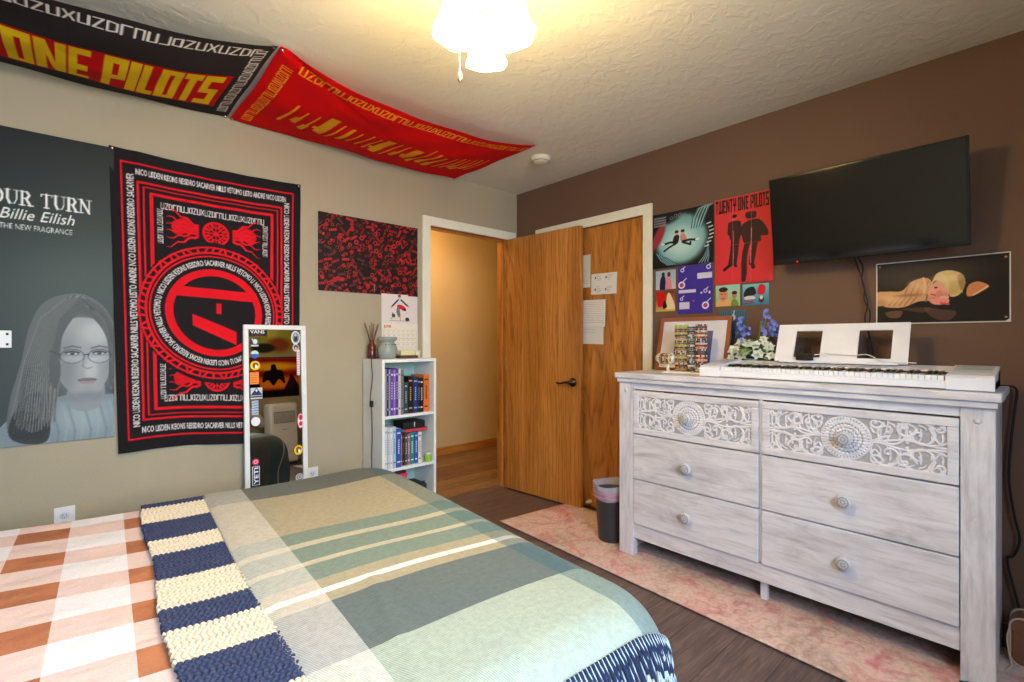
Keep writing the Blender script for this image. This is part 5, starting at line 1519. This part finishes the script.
b = MB(); b.box(-1.18, -1.075, -.155, -.115, bz + .019, bz + .052); o = b.build('paper_pad', mat('cream_pad', (226, 220, 170), .6), bevel=.002, origin=(-1.128, -.135, bz + .019)); tag(o, 'cream paper pad standing on the small wooden tray on the bookshelf', 'notepad')

# ================================================================== OUTLETS, SWITCH
def plate(x, z, w_, h, label, horiz=False, name='wall_outlet', y=-.0):
    o = thing(name, label, 'outlet' if name == 'wall_outlet' else 'switch', (x, y, z))
    b = MB(); b.box(-w_ / 2, w_ / 2, -.006, 0, -h / 2, h / 2); b.build('cover_plate', M_WHITE, o, bevel=.002)
    for dz in (-.02, .02):
        b = MB(); p = (0, dz) if not horiz else (dz, 0); b.lathe([(.0165, -.007), (.0165, -.009), (.015, -.0095), (0, -.0095)], 20, (p[0], 0, p[1]), 'y'); f_ = b.build('socket_face', mat('ivory_socket', (214, 216, 222), .4), o, smooth=True)
        b = MB(); b.box(p[0] - .007, p[0] - .005, -.0101, -.0095, p[1] - .002, p[1] + .006); b.box(p[0] + .005, p[0] + .007, -.0101, -.0095, p[1] - .002, p[1] + .006); b.cyl(.002, -.0101, -.0095, (p[0], 0, p[1] - .009), 'y', 8); b.build('slots', mat('hole_black'), f_)
    return o
plate(-2.810, .398, .072, .115, 'white wall outlet just above the gingham bedding')
plate(-1.700, .385, .072, .115, 'white wall outlet low on the wall right of the leaning mirror')
sw = thing('wall_switch', 'white switch plate at the left edge, over the portrait poster', 'switch', (-3.035, -.012, 1.218))
b = MB(); b.box(-.057, .057, -.005, 0, -.037, .037); b.build('cover_plate', M_WHITE, sw, bevel=.002)
for dz in (-.022, .022):
    b = MB(); b.box(.040, .048, -.0056, -.004, dz - .005, dz + .005); b.build('screw', mat('hole_black'), sw)
b = MB(); b.box(-.02, .015, -.010, -.004, -.012, .012); b.build('rocker', mat('ivory_socket'), sw, bevel=.002)

# ================================================================== LEANING MIRROR
mr = thing('leaning_mirror', 'narrow white-framed mirror covered in stickers leaning on the far wall', 'mirror', (-1.916, -.082, 0))
mr.rotation_euler = (R(-2.7), 0, 0)
MW, MH = .168, 1.302
b = MB(); fw = .026
b.box(-MW, MW, -.012, .012, 0, fw); b.box(-MW, MW, -.012, .012, MH - fw, MH); b.box(-MW, -MW + fw, -.012, .012, fw, MH - fw); b.box(MW - fw, MW, -.012, .012, fw, MH - fw)
b.build('frame', mat('white_mirror_frame', (236, 236, 232), .4), mr, bevel=.003)
b = MB(); b.box(-MW + fw, MW - fw, .000, .008, fw, MH - fw); b.build('backing', mat('matt_black_plastic'), mr)
b = MB(); b.box(-MW + fw, MW - fw, -.003, -.001, fw, MH - fw); b.build('mirror_glass', mat('silvered_glass', (216, 218, 216), .015, 1.), mr)
def stk(x, z, W, H2, label, paint, bgc=None, mask=None):
    cv = Canvas(W, H2, 900, bgc or (230, 230, 230)); paint(cv, W, H2)
    if mask == 'round':
        n = 40; img = cv.out(); b = MB(); pts = [(0, 0, 0)]; rings = 14
        vs = [(W / 2, -.0045, H2 / 2)]; cs = [img[img.shape[0] // 2, img.shape[1] // 2]]; fs = []
        for i in range(1, rings + 1):
            for k in range(n):
                a = 2 * PI * k / n; r_ = i / rings; px, pz = W / 2 + W / 2 * r_ * math.cos(a), H2 / 2 + H2 / 2 * r_ * math.sin(a)
                vs.append((px, -.0045, pz)); cs.append(img[min(img.shape[0] - 1, max(0, int(pz / H2 * (img.shape[0] - 1)))), min(img.shape[1] - 1, max(0, int(px / W * (img.shape[1] - 1))))])
        for k in range(n): fs.append((0, 1 + k, 1 + (k + 1) % n))
        for i in range(rings - 1):
            for k in range(n): a = 1 + i * n; fs.append((a + k, a + n + k, a + n + (k + 1) % n, a + (k + 1) % n))
        b.add([(p[0] + x + 1.916, p[1], p[2] + z) for p in vs], fs); o = b.build('sticker', M_PAPERP, mr)
        at = o.data.color_attributes.new('Col', 'FLOAT_COLOR', 'POINT'); c4 = np.ones((len(vs), 4), np.float32); c4[:, :3] = lin(np.array(cs)); at.data.foreach_set('color', c4.ravel())
    else:
        U, V = np.meshgrid(np.linspace(0, W, cv.nx), np.linspace(0, H2, cv.ny)); o = grid_mesh('sticker', U + x + 1.916, -.0045 + 0 * U, V + z, cv.out(), M_PAPERP, mr)
    o['label'] = label
def q_vans(cv, W, H): cv.text('VANS', .006, .016, .026, (236, 232, 228), width=W - .02, bold=.0006); cv.text('OFF THE WALL', .008, .005, .008, (206, 70, 60), width=W - .03)
stk(-2.053, 1.238, .092, .036, 'black sticker with white lettering', q_vans, (20, 20, 22))
def q(cv, W, H): cv.ell(W * .55, H * .6, W * .28, H * .28, (222, 222, 222)); cv.rect(.002, .004, W - .002, .012, (200, 200, 200)); cv.line([(.008, .045), (.02, .02)], .005, (210, 210, 210))
stk(-2.047, 1.178, .042, .050, 'grey square sticker', q, (52, 56, 60))
def q(cv, W, H): cv.rect(0, H * .55, W, H, (206, 216, 220))
stk(-2.047, 1.113, .042, .045, 'blue and white round sticker', q, (42, 92, 160), 'round')
def q(cv, W, H): cv.ell(W / 2, H / 2, W * .5, H * .5, (26, 22, 20), r0=.9); cv.blob([(W * .3, H * .3), (W * .3, H * .7), (W * .55, H * .8), (W * .8, H * .6), (W * .6, H * .25)], (130, 44, 30)); cv.blob([(W * .5, H * .25), (W * .5, H * .6), (W * .7, H * .5), (W * .7, H * .3)], (236, 230, 220))
stk(-2.053, 1.046, .055, .055, 'yellow round sticker', q, (240, 206, 30), 'round'); stk(-1.827, .541, .054, .062, 'yellow round sticker at the right edge', q, (240, 206, 30), 'round')
def q(cv, W, H):
    for k in range(5): cv.line([(.006, .010 + k * .013), (.018, .013 + k * .013), (.036, .009 + k * .013)], .0035, (180, 84, 30))
stk(-2.052, .970, .045, .068, 'orange sticker', q, (240, 138, 50))
def q(cv, W, H): cv.poly([(.0, .02), (W / 2, H), (W, .02)], (34, 48, 84)); cv.poly([(W * .4, H * .75), (W / 2, H * .9), (W * .6, H * .72), (W * .5, H * .6)], (226, 228, 230)); cv.line([(.005, .012), (W - .005, .012)], .008, (34, 48, 84))
stk(-2.050, .888, .060, .062, 'navy mountain sticker', q, (196, 202, 204))
def q(cv, W, H):
    for k in range(6): cv.line([(.004, .008 + k * .014), (W - .004, .012 + k * .014)], .004, (92, 116, 150))
stk(-2.045, .800, .034, .080, 'pale blue-grey sticker', q, (170, 184, 196))
stk(-2.049, .738, .046, .050, 'white rounded sticker', lambda cv, W, H: None, (238, 238, 236), 'round')
def q(cv, W, H): cv.ring(W / 2, H / 2, .006, .010, (240, 200, 210))
stk(-2.047, .522, .036, .036, 'hot pink sticker', q, (214, 50, 96), 'round')
def q(cv, W, H): cv.rect(.003, .003, W - .003, H - .003, (24, 40, 70)); cv.text('YETI', W - .008, .008, .030, (238, 238, 240), rot=PI / 2, width=H - .018, bold=.001)
stk(-2.047, .412, .038, .105, 'navy sticker with white upright lettering', q, (236, 238, 240))
def q(cv, W, H): cv.ell(W / 2, H / 2, W * .5, H * .5, (230, 230, 228)); cv.ell(W / 2, H * .5, W * .38, H * .4, (110, 150, 160)); cv.blob([(W * .3, H * .2), (W * .35, H * .6), (W * .6, H * .8), (W * .7, H * .3)], (60, 50, 50)); cv.ell(W * .5, H * .68, .006, .008, (220, 180, 160))
stk(-1.830, 1.192, .050, .078, 'oval sticker with a small figure', q, (230, 230, 228), 'round')
def q(cv, W, H): cv.ell(W / 2, H / 2, W * .36, H * .36, (50, 36, 36)); cv.ell(W / 2, H * .4, W * .2, H * .22, (214, 170, 150))
stk(-1.822, 1.150, .034, .044, 'small white round sticker with a dark head', q, (232, 228, 226), 'round')
def q(cv, W, H):
    for k in range(10): cv.line([(.004, .008 + k * .014), (W - .004, .008 + k * .014)], .004, (206, 100, 120))
stk(-1.800, 1.010, .017, .150, 'tall pink strip sticker', q, (232, 214, 218))
def q(cv, W, H): cv.ell(W / 2, H * .7, W * .3, H * .18, (206, 40, 60)); cv.ell(W / 2, H * .3, W * .3, H * .16, (206, 40, 60)); cv.ell(W / 2, H / 2, W * .5, H * .5, (206, 40, 60), r0=.88)
stk(-1.802, .697, .036, .090, 'white and red oval sticker', q, (238, 232, 232), 'round')
def q(cv, W, H): cv.ring(W / 2, H / 2, .012, .017, (120, 120, 124)); cv.ell(W / 2, H / 2, .006, .008, (130, 130, 132))
stk(-1.817, .392, .044, .044, 'silver round sticker', q, (206, 206, 208), 'round')

# what the mirror shows: portable air conditioner, hose, tapestry and poster on the near wall
ac = thing('air_conditioner', 'white portable air conditioner standing by the near wall, seen in the leaning mirror', 'air conditioner', (-.81, -3.64, 0))
M_AC = mat('white_ac_plastic', (226, 224, 222), .4)
b = MB(); b.box(-.16, .16, -.15, .15, .03, .76); b.build('housing', M_AC, ac, bevel=.03, bseg=4)
b = MB(); b.box(-.125, .125, .149, .153, .52, .66); b.build('grille_recess', mat('grey_recess', (120, 120, 122), .6), ac)
b = MB()
for k in range(9): b.box(-.12, .12, .150, .158, .53 + k * .014, .536 + k * .014)
b.build('louvres', M_AC, ac)
b = MB(); b.box(-.05, .05, .02, .08, .728, .734); b.build('control_panel', mat('matt_black_plastic'), ac); b = MB(); b.box(-.03, .03, .1495, .1515, .437, .443); b.build('badge', mat('grey_recess'), ac)
for (dx, dy) in ((-.13, -.1), (.13, -.1), (-.13, .1), (.13, .1)): b = MB(); b.cyl(.02, -.01, .01, (dx, dy, .02), 'x', 14); b.build('caster', mat('matt_black_plastic'), ac)
b = MB(); pts = [(-.0, -.13, .45), (-.05, -.155, .62)]
def hosept(t): return (-.05 - .55 * t + .0, -.13 - .02 * t, .55 + .35 * t * t)
hp = []
for k in range(61):
    t_ = k / 60.; hp.append((-.16 - .70 * t_, -.155 + .06 * math.sin(PI * t_), .50 + .42 * t_ + .10 * math.sin(PI * t_)))
b.tube(hp, [.055 + (.006 if k % 2 else 0) for k in range(61)], 14); b.build('exhaust_hose', mat('pale_hose', (206, 206, 204), .5), ac, smooth=True)
cv = Canvas(.62, .52, 300, (150, 40, 20)); H3 = .52
for j in range(cv.NY):
    t_ = cv.y[j] / H3; w_ = .5 + .5 * math.sin(t_ * 19); base = np.array((235, 120, 20)) * w_ + np.array((150, 22, 14)) * (1 - w_)
    cv.c[j, :] = base if .18 < t_ < .97 else (30, 14, 12)
cv.ell(.31, .40, .25, .05, (250, 190, 40), soft=.6, al=.9); cv.ell(.31, .15, .28, .04, (250, 150, 40), soft=.6, al=.8)
K = (22, 12, 14)
cv.blob([(.18, .17), (.20, .33), (.27, .36), (.29, .42), (.34, .42), (.36, .35), (.43, .33), (.45, .2), (.38, .22), (.32, .15), (.25, .23)], K); cv.rect(0, 0, .62, .09, K); cv.blob([(0, .09), (.04, .2), (.1, .3), (.14, .2), (.18, .09)], K, .9); cv.blob([(.48, .09), (.52, .3), (.58, .28), (.62, .09)], K, .9)
U, V = np.meshgrid(np.linspace(0, .62, cv.nx), np.linspace(0, .52, cv.ny))
o = grid_mesh('sunset_tapestry', .62 - U, .006 + .004 * np.sin(U * 20) + 0 * U, V, cv.out(), M_CLOTHP, loc=(-1.12, RY0, .84), solid=.001); tag(o, 'orange sunset tapestry on the near wall, seen in the leaning mirror', 'tapestry')
cv = Canvas(.50, .40, 260, (170, 166, 60)); cv.ell(.16, .12, .14, .09, (150, 70, 40), soft=.4); cv.ell(.35, .08, .14, .06, (30, 26, 24), soft=.3); cv.ell(.3, .3, .15, .08, (206, 200, 96), soft=.5)
U, V = np.meshgrid(np.linspace(0, .5, cv.nx), np.linspace(0, .4, cv.ny))
o = grid_mesh('olive_poster', .5 - U, .005 + 0 * U, V, cv.out(), M_PAPERP, loc=(-1.08, RY0, 1.40), solid=.001); tag(o, 'olive green poster above the sunset tapestry, seen in the leaning mirror', 'poster')

# ================================================================== BED AND BEDDING
BED = (-1.652, -1.60, 0); BR = R(-3.8)
Bm = Matrix.Translation(BED) @ Matrix.Rotation(BR, 4, 'Z')
LX0, HW = -2.10, .87           # head end (local x), half width at the outside of the bedding
ZT = .585
bed = thing('bed', 'wide bed with dark upholstered headboard, its foot facing the dresser', 'bed', BED, BR)
b = MB(); b.box(LX0 + .03, -.10, -.76, .76, .28, ZT - .035); b.build('mattress', mat('white_ticking', (226, 224, 220), .8), bed, bevel=.05, bseg=4)
b = MB(); b.box(LX0 + .02, -.09, -.77, .77, .10, .275); b.build('base_frame', mat('dark_bed_fabric', (70, 66, 66), .8), bed, bevel=.01)
for (x, y) in ((-.16, -.70), (-.16, .70), (-2.0, -.70), (-2.0, .70)):
    b = MB(); b.cyl(.025, 0, .1, (x, y, 0), seg=14); b.build('leg', mat('dark_walnut'), bed)
b = MB(); b.box(LX0 - .05, LX0 + .01, -.80, .80, .1, 1.02); b.build('headboard', mat('dark_bed_fabric'), bed, bevel=.02, bseg=3)


def drape(a, bb, off=0., r=.13, rc=.22, lift=None, flare=.0):
    """flat bed coordinates (a along length, 0 at the foot edge, bb across) -> draped 3-D point over the rounded bed"""
    x0, x1, y0, y1 = LX0 - .5, -rc, -(HW - rc), HW - rc
    qx = np.clip(a, x0, x1); qy = np.clip(bb, y0, y1)
    ex, ey = a - qx, bb - qy; L = np.hypot(ex, ey) + 1e-9; nx_, ny_ = ex / L, ey / L
    s = np.maximum(0, L - (rc - r)); th = np.minimum(s / r, PI / 2); rest = np.maximum(0, s - r * PI / 2)
    rad = np.minimum(L, rc - r) + (r + off) * np.sin(th) + flare * rest
    z = ZT - r + (r + off) * np.cos(th) - rest
    ang = np.arctan2(ny_, nx_)
    rip = np.clip(rest / .1, 0, 1) * .012 * np.sin(a * 17 + bb * 13 + ang * 5)
    X = qx + nx_ * (rad + rip); Y = qy + ny_ * (rad + rip)
    top = np.clip(1 - s / (r * 1.2), 0, 1)
    z = z + top * (.005 * np.sin(a * 3.1 + 1) * np.sin(bb * 3.7 + .5) + .002 * np.sin(a * 9 + bb * 4)) + .024 * top * np.clip((-a - .9) / .6, 0, 1)
    return X, Y, z


def stripes(t, coord, stops):
    n = t.n('ValToRGB'); cr = n.color_ramp; cr.interpolation = 'CONSTANT'
    while len(cr.elements) < len(stops): cr.elements.new(.5)
    for e, (p, c) in zip(cr.elements, stops): e.position = p; e.color = (*s2l(c), 1)
    t.l(coord, n.inputs[0]); return n.outputs[0]


# --- gingham comforter
t = NT('gingham_cotton', .85, .2); uvn = t.n('UVMap'); uvn.uv_map = 'UV'; sp = t.n('SeparateXYZ'); t.l(uvn.outputs[0], sp.inputs[0])
_U = t.math('ADD', sp.outputs[0], t.math('MULTIPLY', t.math('SUBTRACT', sp.outputs[1], .6), .02))
def chk(coord, phase, duty, period):
    m = t.math('DIVIDE', t.math('ADD', coord, phase), period); fr_ = t.math('FRACT', m); return t.math('LESS_THAN', fr_, duty)
ca = chk(_U, 11.709, .47, .260); cb = chk(sp.outputs[1], 9.9855, .46, .2345)
both = t.math('MULTIPLY', ca, cb); either = t.math('MAXIMUM', ca, cb)
v = t.obj(); nn = t.noise(v, 9, 5, .6)
c = t.mix(either, (238, 238, 244), (228, 206, 202)); c = t.mix(both, c, t.ramp(nn, [(.3, (164, 104, 74)), (.7, (190, 128, 94))]))
c = t.mix(.3, c, t.ramp(t.noise(v, 320, 2), [(.3, (200, 196, 192)), (.6, (255, 255, 255))]), 'MULTIPLY')
t.color(c); t.bump(nn, .012)
U, V = np.meshgrid(np.linspace(LX0 + .05, -.02, 150), np.linspace(-1.02, .98, 170))
A_ = U; B_ = V
X, Y, Z = drape(A_, B_, 0.)
X2, Y2, Z2 = drape(np.minimum(A_, 0) * 1.0, B_)
# foot end tucked inside under the throw
o = grid_mesh('gingham_comforter', X, Y, Z, None, t.m, uv=(U, V), solid=.012, loc=BED, rot=(0, 0, BR))
tag(o, 'brown and white gingham comforter covering the head half of the bed', 'comforter')

# --- crocheted runner
t = NT('crochet_yarn', .95, .1); a = t.n('Attribute'); a.attribute_name = 'Col'
c = t.mix(.45, a.outputs['Color'], t.ramp(t.noise(t.mapping(t.obj(), (1, 1, 1)), 260, 4), [(.3, (150, 150, 150)), (.6, (255, 255, 255))]), 'MULTIPLY')
t.color(c); M_CRO = t.m
nu, nv = 170, 900
U, V = np.meshgrid(np.linspace(-1.0, -.80, nu), np.linspace(-1.10, .90, nv))
W1 = .013; W2 = .0125
row = np.floor(V / W2); ph = (row % 2) * .5
fu = (U / W1 + ph) % 1 - .5; fv = (V / W2) % 1 - .5
hh = np.clip(1 - (fu / .5) ** 2 * .9 - (fv / .52) ** 2 * .8, 0, 1) ** .6 * .0065
lumpu = .006 * np.sin(V * 9) + .002 * np.sin(V * 300) + .020 * (.7 - V) * np.clip(1 - (U + 1.0) / .2, 0, 1)
X, Y, Z = drape(U + lumpu, V, .012)
Xn, Yn, Zn = drape(U + lumpu, V, .012 + .0065)
k = hh / .0065
X, Y, Z = X + (Xn - X) * k, Y + (Yn - Y) * k, Z + (Zn - Z) * k + hh * 0
topm = 1.0
# stripe colours by rows (local y from far edge): alternating navy / cream
edges = [.835, .75, .60, .43, .30, .095, -.075, -.20, -.33, -.52, -.68, -.86, -1.1]
colr = np.empty(U.shape + (3,))
cur = (54, 66, 104)
colr[:] = (226, 212, 186)
nav = [(.71, 1.2), (.36, .541), (.041, .231), (-.256, -.142), (-.57, -.389), (-.94, -.75)]
for (a0, a1) in nav: colr[(V > a0) & (V < a1)] = (62, 70, 98)
gap = np.clip(k * 1.6, .0, 1)[..., None]
colr = colr * (.86 + .14 * gap)   # shade between stitches painted into the yarn colour
o = grid_mesh('crochet_blanket', X, Y, Z, colr, M_CRO, loc=BED, rot=(0, 0, BR), solid=.008)
tag(o, 'folded crocheted blanket with navy and cream stripes lying across the bed', 'blanket')

# --- plaid throw
t = NT('plaid_wool', .95, .15); t.b.inputs['Sheen Weight'].default_value = .08
uvn = t.n('UVMap'); uvn.uv_map = 'UV'; sp = t.n('SeparateXYZ'); t.l(uvn.outputs[0], sp.inputs[0])
DK, TAN, GRN, CRM, WHT, SLT, SGE = (98, 104, 98), (172, 166, 140), (122, 144, 136), (196, 192, 170), (244, 244, 242), (98, 112, 114), (168, 184, 172)
VT0, VT1 = -.92, 1.30
def nv_(y): return 1 - (y - VT0) / (VT1 - VT0)      # 0 at the far edge
hs = [(0, DK), (nv_(.577), TAN), (nv_(.130), GRN), (nv_(.042), CRM), (nv_(.002), GRN), (nv_(-.103), CRM), (nv_(-.129), GRN), (nv_(-.224), TAN), (nv_(-.272), WHT), (nv_(-.303), TAN), (nv_(-.345), SLT), (nv_(-.571), SGE)]
hc = stripes(t, t.math('SUBTRACT', 1., t.math('DIVIDE', t.math('SUBTRACT', sp.outputs[1], VT0), VT1 - VT0)), hs)
UT0, UT1 = -.81, .42
def nu_(x): return (x - UT0) / (UT1 - UT0)
un = t.math('DIVIDE', t.math('SUBTRACT', sp.outputs[0], UT0), UT1 - UT0)
vs_ = [(0, WHT), (nu_(-.68), (0, 0, 0)), (nu_(-.165), (44, 98, 116)), (nu_(-.050), WHT), (nu_(-.036), (70, 118, 138))]
vc = stripes(t, un, vs_)
msk = stripes(t, un, [(0, (170, 170, 170)), (nu_(-.68), (0, 0, 0)), (nu_(-.165), (190, 190, 190)), (nu_(-.050), (200, 200, 200)), (nu_(-.036), (196, 196, 196))])
c = t.mix(msk, hc, vc)
# twill: fine diagonal yarns alternating with pale warp
wv = t.n('TexWave', wave_type='BANDS', bands_direction='DIAGONAL'); wv.inputs['Scale'].default_value = 55; wv.inputs['Distortion'].default_value = .6
t.l(t.mapping(uvn.outputs[0], (2.4, .9, 1)), wv.inputs['Vector'])
c = t.mix(.27, c, t.ramp(wv.outputs['Fac'], [(.2, (90, 96, 98)), (.6, (255, 255, 255))]), 'MULTIPLY')
c = t.mix(.4, c, t.ramp(t.noise(t.obj(), 70, 5, .7), [(.3, (176, 176, 172)), (.65, (255, 255, 255))]), 'MULTIPLY')
t.color(c); t.bump(t.noise(t.obj(), 240, 3), .0015)
U, V = np.meshgrid(np.linspace(UT0, UT1 - .05, 190), np.linspace(-.840, 1.25, 320))
bow = .03 * np.sin((V + .2) * 2.2) - .005
Ub = U + bow * 0
X, Y, Z = drape(Ub, V, .016)
edge = np.clip(1 - (U - UT0) / .03, 0, 1)
Z = Z + .006 * np.clip(1 - edge * 1.2, -.2, 1) + .004 * np.sin(U * 7 + V * 3) + .0035 * np.exp(-((U + .5 - V * .2) / .02) ** 2) * (V < -.3)
o = grid_mesh('plaid_throw', X, Y, Z, None, t.m, uv=(U, V), solid=.005)
o.location = BED; o.rotation_euler = (0, 0, BR)
tag(o, 'green, tan and teal plaid wool throw spread over the foot of the bed', 'throw')
# twisted fringe tassels along the near hem
M_FR1 = mat('navy_yarn', (24, 40, 72), .95); M_FR2 = mat('teal_pale_yarn', (176, 192, 194), .95)
M_FR3 = mat('teal_yarn', (40, 96, 118), .95)
ntas = 98
for k in range(ntas):
    u = -.795 + k * (.795 + .30) / (ntas - 1)
    path = []; side = []
    for s_ in np.linspace(0, 1, 12):
        aa = np.array([u + .004 * math.sin(k * 2.3) * s_]); bb = np.array([-.830 - s_ * (.062 + .008 * math.sin(k * 1.9))])
        p = drape(aa, bb, .026); path.append(Vector((p[0][0], p[1][0], p[2][0])))
    b = MB(); r_ = .0028
    for st in (0, 1):
        b.mi = 0 if st == 0 else (1 if k < 78 else 2)
        if k >= 80 and st == 0: b.mi = 0
        pts = []
        for i, p in enumerate(path):
            T = (path[min(i + 1, 11)] - path[max(i - 1, 0)]).normalized(); N = T.cross(Vector((1, 0, .01))).normalized(); B2 = T.cross(N); an = i * 1.15 + st * PI
            pts.append(p + ((N * math.cos(an) + B2 * math.sin(an)) * .0008 if st == 0 else Vector((.0052 + .0008 * math.sin(i), 0, 0)) + N * .0006 * math.cos(an * 2)))
        b.tube(pts, [(.0040 if st == 0 else .0016) * (1 + .12 * (q % 2)) for q in range(12)], 5)
    # frayed pale end
    b.mi = 1
    for q in range(4):
        p = path[-1]; p2 = p + Vector((.007 * math.sin(q * 1.6 + k), -.006 - .004 * math.cos(q * 1.6), -.030)); b.tube([p, p.lerp(p2, .5) + Vector((0, -.002, 0)), p2], [.0022, .002, .0008], 4)
    b.build('fringe_tassel', [M_FR1, M_FR2, M_FR3], o, smooth=True)

# pillows at the head (they show dimly in the television)
def pillow(x, y, z, sx, sy, sz, label, m, rot=(0, 0, 0), group='pillows at the head of the bed'):
    n = 22; U, V = np.meshgrid(np.linspace(-1, 1, n), np.linspace(-1, 1, n)); h = (np.clip(1 - np.abs(U) ** 2.6, 0, 1) * np.clip(1 - np.abs(V) ** 2.6, 0, 1)) ** .5
    b = MB(); vs = [(U[i, j] * sx * (1 - .06 * (V[i, j] ** 2)), V[i, j] * sy * (1 - .06 * U[i, j] ** 2), s_ * h[i, j] * sz) for s_ in (1, -1) for i in range(n) for j in range(n)]
    fs = [(i * n + j, i * n + j + 1, (i + 1) * n + j + 1, (i + 1) * n + j) for i in range(n - 1) for j in range(n - 1)]; fs += [tuple(q + n * n for q in f[::-1]) for f in fs]
    b.add(vs, fs); p = Bm @ Vector((x, y, z)); o = b.build('pillow', m, smooth=True, loc=tuple(p), rot=(rot[0], rot[1], rot[2] + BR)); return tag(o, label, 'pillow', group)
pillow(-1.88, .38, .835, .23, .33, .10, 'white pillow on the far side of the bed head', mat('white_cotton', (232, 232, 236), .8), (0, R(-62), 0))
pillow(-1.88, -.38, .835, .23, .33, .10, 'white pillow on the near side of the bed head', mat('white_cotton'), (0, R(-62), 0))

# ================================================================== SMALL THINGS BOTTOM RIGHT
bg_ = thing('small_handbag', 'small brown leather handbag with pale piping on the floor beyond the dresser', 'handbag', (-.15, -3.005, .008))
M_LE = mat('brown_leather', (122, 82, 58), .35); M_PI = mat('pale_piping', (190, 172, 150), .4)
def rr_(w_, h, r, n=6):
    pts = []
    for (cx, cy, a0) in ((w_ - r, h - r, 0), (-w_ + r, h - r, PI / 2), (-w_ + r, r, PI), (w_ - r, r, 1.5 * PI)):
        for k in range(n + 1): a = a0 + k * PI / 2 / n; pts.append((cx + r * math.cos(a), cy + r * math.sin(a)))
    return pts
b = MB(); b.prism(rr_(.085, .175, .035), -.045, .045, 'x'); b.build('bag_body', M_LE, bg_, bevel=.008)
for sx_ in (-.047, .047):
    b = MB(); b.tube([(sx_, p[0], p[1]) for p in rr_(.086, .177, .036)], .004, 8, closed=True); b.build('piping', M_PI, bg_, smooth=True)
b = MB(); b.prism([(p[0] * .99, p[1] * .25 + .12) for p in rr_(.086, .18, .035)], -.050, -.046, 'x'); b.build('flap', M_LE, bg_, bevel=.002)
b = MB(); b.cable([(-.04, .08, .16), (-.055, .092, .10), (-.06, .088, .05), (-.075, .08, .01), (-.09, .085, .004), (-.13, .095, .004)], .0035, 6); b.build('strap', M_PI, bg_, smooth=True)
b = MB()
n = 14; U, V = np.meshgrid(np.linspace(-1, 1, n), np.linspace(-1, 1, n))
rad = np.sqrt(np.clip(1 - U ** 2, 0, 1))
o = grid_mesh('teal_cloth', U * .035, V * .03, .018 * np.clip(1 - (U ** 2 + V ** 2) * .55, 0, 1) + .003 * np.sin(U * 7 + V * 9) + .003, None, mat('teal_cloth', (40, 110, 104), .9), loc=(-.44, -2.865, .008), solid=.003)
o.location = (-.505, -2.835, .008)
tag(o, 'small crumpled teal cloth on the rug at the foot of the dresser', 'cloth')
